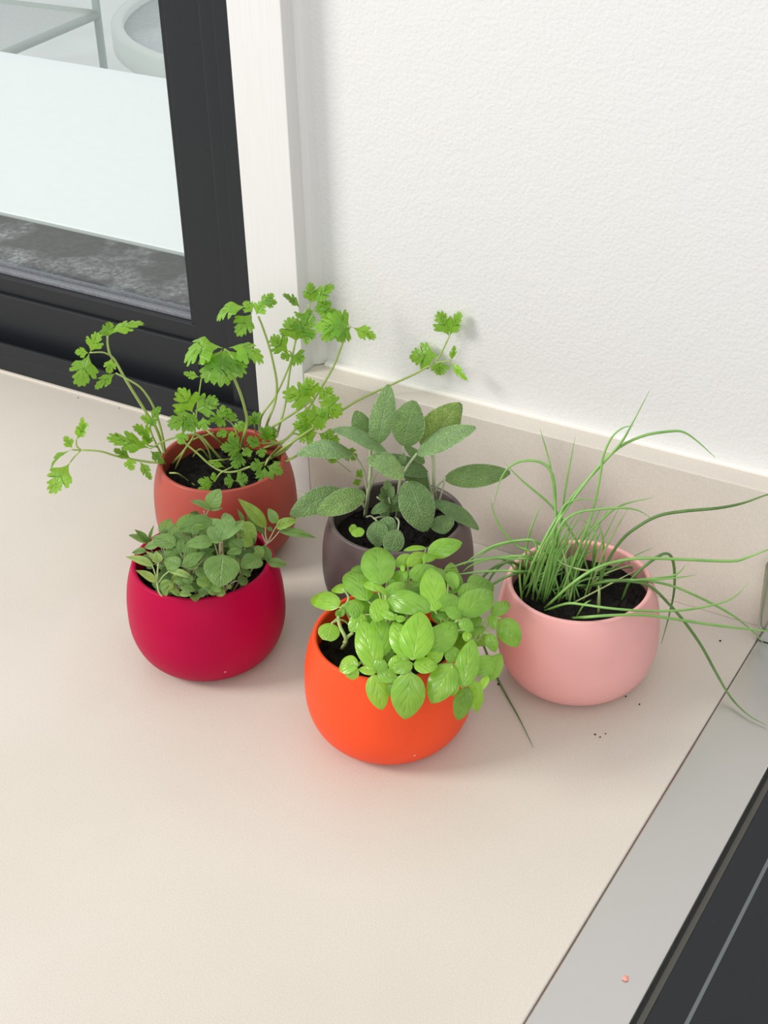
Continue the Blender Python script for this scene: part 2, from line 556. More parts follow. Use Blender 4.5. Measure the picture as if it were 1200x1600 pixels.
ch = empty('garden_chair', (-2.98, 2.36, 0.0))
ch.rotation_euler = (0, 0, math.radians(3))
tag(ch, 'pale metal garden chair with grey sling seat left of the round table', 'chair')
s = 0.27
tubes('seat_frame', [([(-s, -s, 0.44), (s, -s, 0.44)], 0.014, 0.014), ([(s, -s, 0.44), (s, s, 0.44)], 0.014, 0.014), ([(s, s, 0.44), (-s, s, 0.44)], 0.014, 0.014), ([(-s, s, 0.44), (-s, -s, 0.44)], 0.014, 0.014)], 'chair_metal', ch, (0, 0, 0), sides=8)
box('seat', (-s + 0.01, s - 0.01, -s + 0.01, s - 0.01, 0.437, 0.443), 'mesh', ch, 0.002)
box('backrest', (-s + 0.01, s - 0.01, s - 0.004, s + 0.004, 0.50, 0.86), 'mesh', ch, 0.002)
for sx in (-1, 1):
    tubes('leg', [([(sx * s, -s, 0.44), (sx * s, -s, 0.0)], 0.013, 0.012)], 'chair_metal', ch, (0, 0, 0), sides=8)
    tubes('leg', [([(sx * s, s, 0.87), (sx * s, s, 0.44), (sx * s, s, 0.0)], 0.013, 0.012)], 'chair_metal', ch, (0, 0, 0), sides=8)

# ------------------------------------------------------------------ cooker at the right
ck = empty('steel_cooktop', (0.55, -0.38, ZC))
tag(ck, 'steel-edged black glass cooktop at the right of the worktop', 'cooktop')
child_box('steel_rim', (0.2248, 0.2822, -0.76, -0.0005, ZC - 0.03, ZC + 0.0012), 'steel', ck, 0.0010)
child_box('shadow_gap', (0.2237, 0.2247, -0.76, -0.0005, ZC - 0.03, ZC - 0.003), 'seal', ck)
child_box('rubber_seal', (0.2823, 0.2845, -0.76, -0.022, ZC - 0.03, ZC - 0.0035), 'seal', ck)
child_box('edge_reflection_strip', (0.2846, 0.2890, -0.755, -0.022, ZC - 0.03, ZC - 0.0032), 'edge_reflection', ck, 0.0004)  # solid strip standing in for the steel's reflection in the glass
child_box('glass_top', (0.2890, 0.82, -0.755, -0.022, ZC - 0.012, ZC - 0.0034), 'cook_glass', ck, 0.0004)
child_box('printed_line', (0.3112, 0.3138, -0.74, -0.03, ZC - 0.0036, ZC - 0.0032), 'print', ck)
child_box('steel_rim', (0.8205, 0.877, -0.76, -0.0005, ZC - 0.03, ZC + 0.0012), 'steel', ck, 0.0010)
# rounded plate standing behind the glass
gp = []
x0, x1, z0, z1, rr = 0.2232 - 0.55, 0.8790 - 0.55, 0.002, 0.084, 0.008
gp += [(x1, z0), (x0, z0)]
for k in range(7):
    a = math.pi - k * math.pi / 12
    gp.append((x0 + rr + rr * math.cos(a), z1 - rr + rr * math.sin(a)))
for k in range(7):
    a = math.pi / 2 - k * math.pi / 12
    gp.append((x1 - rr + rr * math.cos(a), z1 - rr + rr * math.sin(a)))
g = prism('back_guard', gp, 'y', -0.020 + 0.38, -0.0012 + 0.38, 'polished', ck)
cb = bmesh.new()
bmesh.ops.create_icosphere(cb, subdivisions=2, radius=0.0021)
for v in cb.verts:
    v.co *= 1 + 0.5 * noise.noise(v.co * 500)
    v.co.z *= 0.55
me = bpy.data.meshes.new('crumb')
cb.to_mesh(me); cb.free()
tag(link('food_crumb', me, 'crumb', None, (0.2666, -0.4026, ZC + 0.0022)), 'tiny pink crumb lying on the steel rim', 'crumb')

# ------------------------------------------------------------------ pots
R0 = 0.065
def pot_profile():
    H, hm, rim, rb = 1.399, 0.633, 0.857, 0.601
    p = [(0.02, 0.0), (rb - 0.10, 0.0), (rb - 0.02, 0.004)]
    for k in range(1, 17):
        a = math.pi / 2 * k / 16
        p.append((rb + (1 - rb) * math.sin(a), hm - hm * math.cos(a)))
    lip = 0.034
    Ht = H - lip
    ro = rim + lip * 0.80
    for k in range(1, 17):
        a = math.pi / 2 * k / 16
        t = math.sin(a)
        p.append((1 - (1 - ro) * t ** 2.6, hm + (Ht - hm) * t))
    for k in range(1, 9):
        a = math.pi * k / 8
        p.append((ro - lip + lip * math.cos(a), Ht + lip * math.sin(a)))
    for k in range(1, 11):
        a = math.pi / 2 * k / 10
        p.append((ro - 2 * lip + 0.085 * math.sin(a), Ht - (Ht - hm) * (k / 10)))
    for k in range(1, 7):
        a = math.pi / 2 * k / 6
        p.append((0.90 - 0.38 * (1 - math.cos(a)), hm - (hm - 0.12) * math.sin(a)))
    p.append((0.02, 0.11))
    return [(max(r, 0.0) * R0, z * R0) for r, z in p]
PROF = pot_profile()

def soil(parent, h, seed, mat='soil', mound=0.004, clumps=70):
    """h: height of the soil above the worktop"""
    rnd = random.Random(seed)
    z = h / R0
    # inner radius at this height
    rin = 0.80 + 0.10 * math.sin(math.pi / 2 * min(1, max(0, (1.363 - z) / (1.363 - 0.633))))
    rad = rin * R0 - 0.0008
    V, F = [(0, 0, h)], []
    rings, seg = 16, 48
    for i in range(1, rings + 1):
        for k in range(seg):
            a = 2 * math.pi * k / seg
            r = rad * i / rings
            x, y = r * math.cos(a), r * math.sin(a)
            n = noise.fractal(Vector((x * 130 + seed, y * 130, seed)), 1.0, 2.0, 4)
            V.append((x, y, h + n * mound * (1 if i < rings else 0.5)))
    for k in range(seg):
        F.append((0, 1 + k, 1 + (k + 1) % seg))
    for i in range(rings - 1):
        for k in range(seg):
            k2 = (k + 1) % seg
            F.append((1 + i * seg + k, 1 + (i + 1) * seg + k, 1 + (i + 1) * seg + k2, 1 + i * seg + k2))
    for c in range(clumps):
        a, r = rnd.uniform(0, 2 * math.pi), rad * math.sqrt(rnd.random()) * 0.95
        s_ = rnd.uniform(0.0012, 0.0042)
        cx, cy = r * math.cos(a), r * math.sin(a)
        cz = h + s_ * 0.2 + mound * 0.3
        b0 = len(V)
        for (dx, dy, dz) in ((1, 0, 0), (-1, 0, 0), (0, 1, 0), (0, -1, 0), (0, 0, 1), (0, 0, -1)):
            V.append((cx + dx * s_ * rnd.uniform(.5, 1.2), cy + dy * s_ * rnd.uniform(.5, 1.2), cz + dz * s_ * rnd.uniform(.4, .9)))
        for f in ((0, 2, 4), (2, 1, 4), (1, 3, 4), (3, 0, 4), (2, 0, 5), (1, 2, 5), (3, 1, 5), (0, 3, 5)):
            F.append(tuple(b0 + q for q in f))
    me = bpy.data.meshes.new('soil')
    me.from_pydata(V, [], F)
    o = link('soil', me, mat, parent)
    o['kind'] = 'stuff'
    return o

# ------------------------------------------------------------------ leaves
def grid_leaf(L, W, wfun, bend, fold, cup, nu, nv, seed, ruffle=0.0, curl=0.0):
    """blade along +y, width along x, face +z.  returns verts, faces, uvs"""
    rnd = random.Random(seed)
    ph = rnd.uniform(0, 6.28)
    V, F, U = [], [], []
    for i in range(nu + 1):
        u = i / nu
        hw = W / 2 * wfun(u)
        zc = bend * L * 4 * u * (1 - u) - curl * L * u ** 3
        for j in range(nv + 1):
            v = -1 + 2 * j / nv
            x = hw * v
            z = zc + fold * abs(v) * hw + cup * hw * v * v
            z += ruffle * W * abs(v) ** 2 * math.sin(9 * u + 2.0 * v + ph) * (1 - abs(2 * u - 1) ** 3)
            V.append((x, L * u, z))
            U.append((v * 0.5 + 0.5, u))
    for i in range(nu):
        for j in range(nv):
            a = i * (nv + 1) + j
            F.append((a, a + 1, a + nv + 2, a + nv + 1))
    return V, F, U

def w_basil(u):
    return max(0.03, (math.sin(math.pi * u ** 0.84) ** 0.62) * (1.04 - 0.06 * u)) if 0 < u < 1 else (0.05 if u <= 0 else 0.02)
def w_sage(u):
    return max(0.05, math.sin(math.pi * (0.03 + 0.955 * u ** 0.90)) ** 0.66)
def w_oreg(u):
    return max(0.04, math.sin(math.pi * min(1, u ** 0.74)) ** 0.66)
def w_round(u):
    return max(0.06, math.sin(math.pi * (0.02 + 0.93 * u)) ** 0.5)
def w_lance(u):
    return max(0.05, math.sin(math.pi * min(1, (0.03 + 0.97 * u) ** 0.78)) ** 0.95)

PARS = [(0, 0), (.05, .12), (.20, .25), (.40, .33), (.51, .41), (.52, .48), (.43, .49), (.515, .57), (.50, .65), (.40, .655), (.31, .60), (.22, .565),
        (.25, .64), (.31, .72), (.345, .80), (.27, .83), (.21, .80), (.24, .91), (.18, .97), (.10, .915), (.065, .99), (0, 1.0)]
def parsley_leaf(L, W, bend, fold, cup, seed, curl=0.0):
    rnd = random.Random(seed)
    sx = [1 + rnd.uniform(-.12, .12) for _ in PARS]
    right = [(x * (1 + rnd.uniform(-.08, .08)), y * (1 + rnd.uniform(-.03, .03))) for x, y in PARS]
    left = [(-x * (1 + rnd.uniform(-.08, .08)), y * (1 + rnd.uniform(-.03, .03))) for x, y in PARS]
    right[0] = left[0] = (0, 0)
    left[-1] = right[-1]
    out = right + left[-2:0:-1]
    n = len(out)
    ph = rnd.uniform(0, 6.28)
    def z(x, y):
        return bend * L * 4 * y * (1 - y) - curl * L * y ** 2.5 + fold * abs(x) * W + cup * W * x * x * 2 + 0.035 * W * math.sin(7 * y + 9 * abs(x) + ph) * min(1, abs(x) * 4)
    V, F, U = [], [], []
    def add(x, y):
        V.append((x * W, y * L, z(x, y)))
        U.append((x + 0.5, y))
        return len(V) - 1
    sp = [(0, 0.0)] + [(0, 0.10 + 0.86 * (min(max(y, 0.02), 0.97) ** 1.1)) for x, y in out[1:]]
    ro = [add(x, y) for x, y in out]
    r2 = [add(x * 0.62, y * 0.62 + s_[1] * 0.75 * 0.38) for (x, y), s_ in zip(out, sp)]
    r3 = [add(x * 0.28, y * 0.28 + s_[1] * 0.75 * 0.72) for (x, y), s_ in zip(out, sp)]
    r4 = [add(0, s_[1] * 0.75) for s_ in sp]
    for i in range(n):
        j = (i + 1) % n
        for A, B in ((ro, r2), (r2, r3), (r3, r4)):
            F.append((A[i], A[j], B[j], B[i]))
    return V, F, U

def make_leaf(kind, base, tip, nrm, w, bend, parent, origin, seed, tint, curl=0.0):
    base, tip, nrm = Vector(base), Vector(tip), Vector(nrm)
    rnd = random.Random(seed * 7 + 3)
    ax = tip - base
    L = ax.length
    ya = ax.normalized()
    za = (nrm - ya * nrm.dot(ya)).normalized()
    xa = ya.cross(za)
    if kind == 'parsley':
        V, F, U = parsley_leaf(L, w, bend, rnd.uniform(-0.10, 0.14), rnd.uniform(-0.25, 0.1), seed, curl)
    elif kind == 'basil':
        V, F, U = grid_leaf(L, w, w_basil, bend, 0.16, -0.34, 14, 8, seed, 0.025, curl)
    elif kind == 'cotyledon':
        V, F, U = grid_leaf(L, w, w_round, bend, 0.05, -0.12, 10, 8, seed, 0.01, curl)
    elif kind == 'sage':
        V, F, U = grid_leaf(L, w, w_sage, bend, 0.12, -0.22, 16, 8, seed, 0.018, curl)
    elif kind == 'lance':
        V, F, U = grid_leaf(L, w, w_lance, bend, 0.22, -0.10, 12, 6, seed, 0.02, curl)
    else:
        V, F, U = grid_leaf(L, w, w_oreg, bend, 0.14, -0.16, 12, 6, seed, 0.02, curl)
    # world-oriented vertices, origin at the leaf's foot
    V = [tuple(xa * x + ya * y + za * z) for (x, y, z) in V]
    me = bpy.data.meshes.new('leaf')
    me.from_pydata(V, [], F)
    uv = me.uv_layers.new(name='UVMap')
    for lp in me.loops:
        uv.data[lp.index].uv = U[lp.vertex_index]
    mat = {'cotyledon': 'basil', 'lance': 'oregano'}.get(kind, kind)
    o = link('leaf', me, mat, parent, tuple(base - Vector(origin)), smooth=True)
    o.color = (*tint, 1.0)
    return o

TINTS = {0: (1, 1, 1), 1: (1.28, 1.22, 1.05), 2: (0.72, 0.74, 0.72), 3: (1.38, 1.32, 1.6), 4: (1.5, 1.3, 0.9), 5: (0.5, 0.55, 0.5), 6: (1.85, 1.7, 2.0), 7: (2.3, 1.85, 2.3)}  # the pale bluish tint paints sky sheen and highlights into the leaf colour

PLANTS = {
  'terra': {'pos': (-0.2526, -0.1054, 0.9), 'soil': 0.07, 'stem_mat': 'parsley_stem',
   'stems': [
    ([([(-0.3123,-0.1104,0.97),(-0.3028,-0.13,1.0178),(-0.3097,-0.1342,1.0377),(-0.3177,-0.1449,1.0715),(-0.3242,-0.1488,1.0917),(-0.326,-0.1522,1.099),(-0.326,-0.1534,1.1093),(-0.3253,-0.153,1.1172)],1.5,0.9),([(-0.3261,-0.1523,1.0984),(-0.3293,-0.1578,1.1029),(-0.3366,-0.1657,1.1044)],0.8,0.6)],None),
    ([([(-0.3127,-0.1118,0.97),(-0.2979,-0.1294,1.0096),(-0.2995,-0.1315,1.0338),(-0.3016,-0.1351,1.0505),(-0.3059,-0.1412,1.0663),(-0.3132,-0.148,1.0759),(-0.3209,-0.1538,1.083)],1.2,0.8)],None),
    ([([(-0.3126,-0.111,0.97),(-0.2989,-0.137,1.0066),(-0.3007,-0.1416,1.0256),(-0.2979,-0.1422,1.037)],1.1,0.7),([(-0.2989,-0.137,1.0066),(-0.2997,-0.1445,1.011),(-0.3013,-0.1478,1.0129)],0.8,0.6)],None),
    ([([(-0.3131,-0.1113,0.97),(-0.2962,-0.1377,0.9911),(-0.3016,-0.1468,0.9951),(-0.3126,-0.1558,0.9995),(-0.3237,-0.1661,1.0058),(-0.3327,-0.175,1.0126),(-0.3455,-0.1851,1.0157)],1.3,0.9),([(-0.3455,-0.1851,1.0157),(-0.348,-0.1866,1.0197),(-0.3477,-0.1864,1.0262)],0.8,0.6),([(-0.3456,-0.1851,1.0153),(-0.3492,-0.1897,1.0106),(-0.352,-0.1937,1.0057)],0.8,0.6),([(-0.3455,-0.1851,1.0157),(-0.3479,-0.1889,1.017),(-0.3491,-0.192,1.0187)],0.8,0.6)],None),
    ([([(-0.265,-0.0855,0.97),(-0.2613,-0.1084,1.0007),(-0.2648,-0.1152,1.0138),(-0.2703,-0.122,1.0195),(-0.2809,-0.1343,1.0193),(-0.2877,-0.1442,1.018),(-0.2919,-0.1503,1.0155),(-0.2936,-0.1537,1.0148)],1.1,0.8)],None),
    ([([(-0.2671,-0.0579,0.97),(-0.2385,-0.0899,1.0079),(-0.2334,-0.0891,1.0246),(-0.233,-0.0912,1.04),(-0.2334,-0.0949,1.0558),(-0.2351,-0.0984,1.0697),(-0.2377,-0.1023,1.0871),(-0.2402,-0.1026,1.102)],1.5,1.1)],None),
    ([([(-0.3095,-0.1102,0.97),(-0.2829,-0.1238,0.9975),(-0.272,-0.1207,1.0134),(-0.2679,-0.1205,1.0236),(-0.2659,-0.1217,1.0421)],1.1,0.8),([(-0.2672,-0.1201,1.0288),(-0.2697,-0.1135,1.0364),(-0.2682,-0.109,1.0539),(-0.2666,-0.1058,1.068)],0.8,0.6)],None),
    ([([(-0.2328,-0.0609,0.97),(-0.2129,-0.0989,0.9931),(-0.2197,-0.1112,0.9935),(-0.2284,-0.1188,0.9908),(-0.2393,-0.1231,0.99),(-0.251,-0.1255,0.9953),(-0.261,-0.1292,1.0064),(-0.2697,-0.1345,1.0179),(-0.2703,-0.1349,1.025)],1.2,0.8)],None),
    ([([(-0.2627,-0.0662,0.97),(-0.2439,-0.0908,1.0043),(-0.2465,-0.0912,1.017),(-0.2489,-0.0939,1.0236),(-0.2513,-0.0977,1.0281)],0.9,0.6)],None),
    ([([(-0.248,-0.0688,0.97),(-0.229,-0.1005,1.0014),(-0.2293,-0.1053,1.0078)],0.9,0.6)],None),
    ([([(-0.2353,-0.0518,0.97),(-0.206,-0.0982,1.0),(-0.2046,-0.1067,0.9972)],0.9,0.7)],None),
    ([([(-0.2538,-0.077,0.97),(-0.2283,-0.1258,0.9985),(-0.2302,-0.1386,0.999),(-0.2313,-0.1463,0.9943)],0.8,0.6)],None),
    ([([(-0.2634,-0.0271,0.97),(-0.2232,-0.0701,1.021),(-0.2184,-0.0649,1.0376),(-0.2168,-0.0627,1.0548),(-0.2182,-0.0635,1.0739),(-0.2201,-0.0659,1.0933),(-0.2226,-0.0697,1.1129),(-0.2244,-0.072,1.1229)],1.3,0.9)],None),
    ([([(-0.2678,-0.026,0.97),(-0.2279,-0.0741,1.0251),(-0.2199,-0.0623,1.0409),(-0.2096,-0.0513,1.0703),(-0.2043,-0.0481,1.0921)],1.2,0.9),([(-0.2078,-0.0502,1.0781),(-0.2078,-0.0514,1.0834),(-0.209,-0.0533,1.0849)],0.8,0.6)],None),
    ([([(-0.2512,-0.0208,0.97),(-0.2186,-0.0614,1.0096),(-0.2147,-0.0544,1.0319),(-0.2115,-0.0478,1.065),(-0.2044,-0.0388,1.1066),(-0.1965,-0.0329,1.1242)],1.1,0.8)],None),
    ([([(-0.2508,-0.0457,0.97),(-0.2131,-0.0745,1.0011),(-0.2054,-0.0675,1.0054),(-0.197,-0.0578,1.02),(-0.1886,-0.0479,1.0386),(-0.176,-0.0333,1.0668),(-0.1676,-0.0259,1.0937),(-0.163,-0.0231,1.1047)],1.3,0.9),([(-0.163,-0.0231,1.1047),(-0.1623,-0.0215,1.1054)],0.8,0.6)],None),
    ([([(-0.261,-0.036,0.97),(-0.214,-0.0762,1.0191),(-0.1981,-0.0654,1.0317),(-0.1872,-0.0577,1.0412),(-0.1829,-0.0551,1.0431)],1.2,0.9)],None),
    ([([(-0.2333,-0.0611,0.97),(-0.2014,-0.0791,1.0026),(-0.1897,-0.0673,1.012),(-0.179,-0.0515,1.02),(-0.1692,-0.0315,1.0254),(-0.1585,-0.0098,1.031),(-0.1177,0.004,1.0559),(-0.1063,0.01,1.0636),(-0.1006,0.016,1.0669)],1.4,1.0),([(-0.1006,0.016,1.0669),(-0.095,0.017,1.0759),(-0.0868,0.018,1.0951)],0.9,0.7),([(-0.1006,0.016,1.0669),(-0.0914,0.013,1.0717),(-0.0812,0.01,1.0765)],0.8,0.6)],None),
    ([([(-0.2299,-0.0609,0.97),(-0.201,-0.0812,0.9888),(-0.1931,-0.0694,0.9923),(-0.1867,-0.0597,1.0023),(-0.1831,-0.054,1.0103)],0.9,0.6),([(-0.1869,-0.0598,0.999),(-0.1766,-0.05,0.9883),(-0.1694,-0.0433,0.9775),(-0.1619,-0.0341,0.9636)],0.5,0.4)],None),
    ([([(-0.2688,-0.0299,0.97),(-0.2316,-0.081,1.0186)],0.8,0.6)],None),
    ([([(-0.2509,-0.0375,0.97),(-0.2188,-0.0803,1.0076)],0.8,0.6)],None),
    ([([(-0.2663,-0.1067,1.0176),(-0.2572,-0.1082,1.0136),(-0.2874,-0.0579,0.97)],0.9,0.9)],None),
    ([([(-0.269,-0.1279,0.97),(-0.2804,-0.124,0.97),(-0.2656,-0.153,0.9967),(-0.273,-0.1552,0.9964)],0.7,0.7)],None),
    ([([(-0.2992,-0.0905,0.97),(-0.2646,-0.1197,1.0046),(-0.283,-0.0846,0.97)],0.8,0.8)],None),
    ([([(-0.3002,-0.1168,0.97),(-0.28,-0.1256,0.9992),(-0.2741,-0.1184,1.0104),(-0.2619,-0.1017,1.013)],0.8,0.7)],None),
    ([([(-0.2715,-0.0966,0.97),(-0.2642,-0.1101,1.0008),(-0.2742,-0.115,1.0191)],0.8,0.7)],None),
    ([([(-0.2633,-0.0717,0.97),(-0.2414,-0.115,0.9977),(-0.2507,-0.1253,0.9992)],0.7,0.6)],None),
    ([([(-0.2354,-0.0622,0.97),(-0.2084,-0.074,1.0012),(-0.2013,-0.065,1.0091),(-0.1981,-0.0607,1.0064)],1.0,0.8)],None),
    ([([(-0.2356,-0.0598,0.97),(-0.2066,-0.0752,0.9943),(-0.1995,-0.0663,1.0036),(-0.1951,-0.0589,1.0063)],1.8,1.0)],None),
    ([([(-0.2249,-0.0567,0.97),(-0.1986,-0.0774,0.991),(-0.1928,-0.0692,0.9929)],0.8,0.5)],None),
    ([([(-0.2649,-0.0568,0.97),(-0.2318,-0.0882,1.0035),(-0.2244,-0.079,1.0001),(-0.2117,-0.069,1.0003)],0.8,0.6)],None),
   ],
   'leaves': [
    ('parsley',0,(-0.3253,-0.153,1.1168),(-0.3065,-0.1264,1.1222),(-0.071,-0.151,0.986),0.021,0.12,0.0,1),
    ('parsley',0,(-0.3253,-0.153,1.1168),(-0.3282,-0.1442,1.1263),(0.742,-0.369,0.56),0.0121,0.1,0.0,0),
    ('parsley',0,(-0.3253,-0.153,1.1168),(-0.334,-0.1512,1.1199),(0.209,-0.47,0.858),0.0079,0.08,0.0,0),
    ('parsley',0,(-0.3361,-0.1654,1.1048),(-0.3306,-0.1573,1.1215),(0.513,-0.828,0.228),0.015,0.08,0.0,1),
    ('parsley',0,(-0.3368,-0.1658,1.1041),(-0.3412,-0.1802,1.0774),(0.564,-0.762,0.318),0.023,0.1,0.0,0),
    ('parsley',0,(-0.3371,-0.166,1.1041),(-0.3444,-0.1751,1.1075),(0.671,-0.284,0.685),0.0094,0.08,0.0,3),
    ('parsley',0,(-0.3251,-0.1517,1.0962),(-0.3261,-0.157,1.0826),(0.494,-0.822,0.282),0.0104,0.08,0.0,1),
    ('parsley',1,(-0.3209,-0.1538,1.083),(-0.3312,-0.1717,1.0734),(0.395,-0.6,0.696),0.0103,0.1,0.0,0),
    ('parsley',2,(-0.2981,-0.1423,1.0357),(-0.3031,-0.1501,1.0421),(0.841,-0.117,0.528),0.0085,0.08,0.0,3),
    ('parsley',2,(-0.2979,-0.1422,1.037),(-0.2915,-0.1349,1.0485),(0.242,-0.871,0.427),0.0087,0.08,0.0,0),
    ('parsley',2,(-0.2977,-0.1421,1.0395),(-0.2922,-0.1458,1.0338),(0.439,-0.501,0.745),0.0101,0.08,0.0,0),
    ('parsley',2,(-0.3003,-0.1472,1.0129),(-0.307,-0.1571,1.0356),(0.889,0.26,0.378),0.0199,0.2,0.0,0),
    ('parsley',2,(-0.3008,-0.1475,1.0129),(-0.2965,-0.1542,1.0318),(0.739,-0.564,-0.369),0.0102,0.15,0.0,0),
    ('parsley',3,(-0.3481,-0.1867,1.0249),(-0.3439,-0.1783,1.0458),(0.952,-0.296,-0.074),0.0107,0.14,0.0,3),
    ('parsley',3,(-0.3471,-0.1861,1.0268),(-0.3381,-0.1782,1.0407),(-0.184,-0.799,0.572),0.0113,0.08,0.0,3),
    ('parsley',3,(-0.3488,-0.1917,1.0196),(-0.3546,-0.193,1.0312),(0.8,-0.484,0.354),0.0095,0.08,0.0,3),
    ('parsley',3,(-0.3488,-0.1918,1.0187),(-0.3604,-0.2105,1.0019),(-0.57,-0.328,0.753),0.016,0.14,0.0,0),
    ('parsley',3,(-0.352,-0.1937,1.0057),(-0.3591,-0.2167,0.9845),(0.551,-0.651,0.521),0.0211,0.1,0.0,3),
    ('parsley',4,(-0.2931,-0.1534,1.0148),(-0.3207,-0.1771,1.0306),(0.568,-0.117,0.814),0.0206,0.06,0.0,0),
    ('parsley',4,(-0.2936,-0.1537,1.0128),(-0.2819,-0.1513,1.0019),(0.654,-0.46,0.6),0.0092,0.08,0.0,2),
    ('parsley',4,(-0.3099,-0.1612,1.0038),(-0.3245,-0.1665,1.0124),(0.572,-0.432,0.697),0.0089,0.08,0.0,2),
    ('parsley',4,(-0.3108,-0.1641,1.0064),(-0.302,-0.1704,0.9987),(0.385,-0.445,0.809),0.0106,0.08,0.0,3),
    ('parsley',4,(-0.3025,-0.159,1.0027),(-0.2888,-0.1624,0.9883),(0.557,-0.517,0.651),0.0085,0.08,0.0,0),
    ('parsley',5,(-0.241,-0.1031,1.1024),(-0.2657,-0.1274,1.0951),(-0.125,-0.166,0.978),0.0421,0.24,0.0,3),
    ('parsley',5,(-0.2418,-0.1036,1.1018),(-0.2442,-0.1284,1.0804),(0.376,-0.625,0.684),0.0265,0.14,0.0,0),
    ('parsley',5,(-0.2408,-0.103,1.1018),(-0.2309,-0.125,1.0787),(0.413,-0.563,0.716),0.0314,0.14,0.0,0),
    ('parsley',5,(-0.2391,-0.1019,1.1017),(-0.2189,-0.1107,1.0832),(0.439,-0.524,0.73),0.0264,0.14,0.0,0),
    ('parsley',5,(-0.2378,-0.1012,1.1027),(-0.2099,-0.0901,1.0899),(0.402,0.044,0.915),0.0299,0.22,0.0,3),
    ('parsley',6,(-0.2667,-0.1222,1.0422),(-0.2766,-0.1258,1.0656),(0.727,-0.656,0.204),0.0241,0.08,0.0,1),
    ('parsley',6,(-0.2655,-0.1214,1.0434),(-0.2473,-0.1093,1.0542),(0.304,-0.844,0.441),0.0213,0.08,0.0,0),
    ('parsley',6,(-0.2641,-0.1206,1.0401),(-0.2795,-0.1428,1.0356),(0.605,-0.538,0.588),0.0213,0.08,0.0,0),
    ('parsley',6,(-0.2634,-0.1208,1.0391),(-0.2634,-0.1354,1.0308),(0.542,-0.416,0.73),0.0167,0.08,0.0,0),
    ('parsley',6,(-0.2674,-0.1062,1.0696),(-0.2808,-0.112,1.0735),(0.453,-0.827,0.333),0.0071,0.08,0.0,3),
    ('parsley',6,(-0.2576,-0.1202,1.0397),(-0.2522,-0.1262,1.03),(0.483,-0.594,0.643),0.0112,0.08,0.0,3),
    ('parsley',7,(-0.2695,-0.1344,1.0295),(-0.2665,-0.1443,1.0216),(0.411,-0.493,0.767),0.0117,0.08,0.0,3),
    ('parsley',8,(-0.2547,-0.1009,1.0269),(-0.2529,-0.0951,1.0407),(0.397,-0.864,0.309),0.0091,0.08,0.0,3),
    ('parsley',8,(-0.251,-0.0974,1.0268),(-0.2484,-0.0935,1.0379),(0.34,-0.909,0.24),0.0126,0.08,0.0,0),
    ('parsley',8,(-0.2514,-0.0977,1.0279),(-0.2613,-0.1084,1.0289),(0.514,-0.402,0.758),0.0085,0.08,0.0,0),
    ('parsley',8,(-0.2509,-0.0974,1.0271),(-0.2523,-0.1076,1.0248),(0.452,-0.252,0.855),0.0089,0.08,0.0,1),
    ('parsley',8,(-0.2478,-0.0944,1.0235),(-0.2453,-0.0905,1.032),(0.299,-0.899,0.32),0.011,0.08,0.0,0),
    ('parsley',9,(-0.2299,-0.1057,1.0059),(-0.2407,-0.1216,1.0145),(0.81,-0.265,0.523),0.0145,0.08,0.0,0),
    ('parsley',9,(-0.2306,-0.1062,1.0092),(-0.2404,-0.1097,1.0182),(0.691,-0.445,0.569),0.0129,0.08,0.0,0),
    ('parsley',9,(-0.2301,-0.1058,1.0026),(-0.2279,-0.1209,0.9951),(0.37,-0.372,0.851),0.0143,0.08,0.0,0),
    ('parsley',9,(-0.2282,-0.1059,1.0005),(-0.2326,-0.1167,1.0034),(0.657,-0.061,0.751),0.0099,0.08,0.0,2),
    ('parsley',9,(-0.2175,-0.0935,1.0062),(-0.2261,-0.1011,1.017),(0.837,-0.294,0.462),0.0115,0.08,0.0,0),
    ('parsley',9,(-0.2176,-0.0936,1.0055),(-0.212,-0.0995,0.9996),(0.344,-0.477,0.809),0.0097,0.08,0.0,0),
    ('parsley',9,(-0.2215,-0.0983,1.0034),(-0.2287,-0.1073,1.0022),(0.433,-0.45,0.781),0.0091,0.08,0.0,3),
    ('parsley',9,(-0.2482,-0.0841,1.007),(-0.2464,-0.0783,1.0174),(0.361,-0.841,0.404),0.0122,0.08,0.0,3),
    ('parsley',9,(-0.2481,-0.0968,1.0152),(-0.2566,-0.1055,1.0134),(0.377,-0.529,0.761),0.0085,0.08,0.0,3),
    ('parsley',9,(-0.2417,-0.0954,1.0148),(-0.2468,-0.1008,1.0136),(0.378,-0.526,0.761),0.0054,0.08,0.0,6),
    ('parsley',10,(-0.205,-0.107,0.9976),(-0.2136,-0.1169,0.9988),(0.646,-0.493,0.583),0.013,0.08,0.0,0),
    ('parsley',10,(-0.2048,-0.1069,0.9963),(-0.1986,-0.1195,0.9847),(0.41,-0.501,0.762),0.0152,0.08,0.0,0),
    ('parsley',10,(-0.2034,-0.1061,0.9969),(-0.1892,-0.1021,0.9915),(0.417,-0.671,0.613),0.0142,0.08,0.0,0),
    ('parsley',11,(-0.2319,-0.1467,0.9937),(-0.2417,-0.1561,0.9976),(0.684,-0.486,0.544),0.0095,0.08,0.0,1),
    ('parsley',11,(-0.2316,-0.1465,0.9939),(-0.2325,-0.1447,1.0029),(0.592,-0.777,0.214),0.0061,0.08,0.0,1),
    ('parsley',11,(-0.2319,-0.1467,0.9926),(-0.2419,-0.1598,0.9885),(0.528,-0.595,0.606),0.0078,0.08,0.0,1),
    ('parsley',11,(-0.2185,-0.1338,0.9925),(-0.2256,-0.1405,0.9934),(0.592,-0.552,0.587),0.0118,0.08,0.0,0),
    ('parsley',11,(-0.2185,-0.1339,0.9921),(-0.2096,-0.1262,0.9944),(0.442,-0.682,0.583),0.0146,0.08,0.0,0),
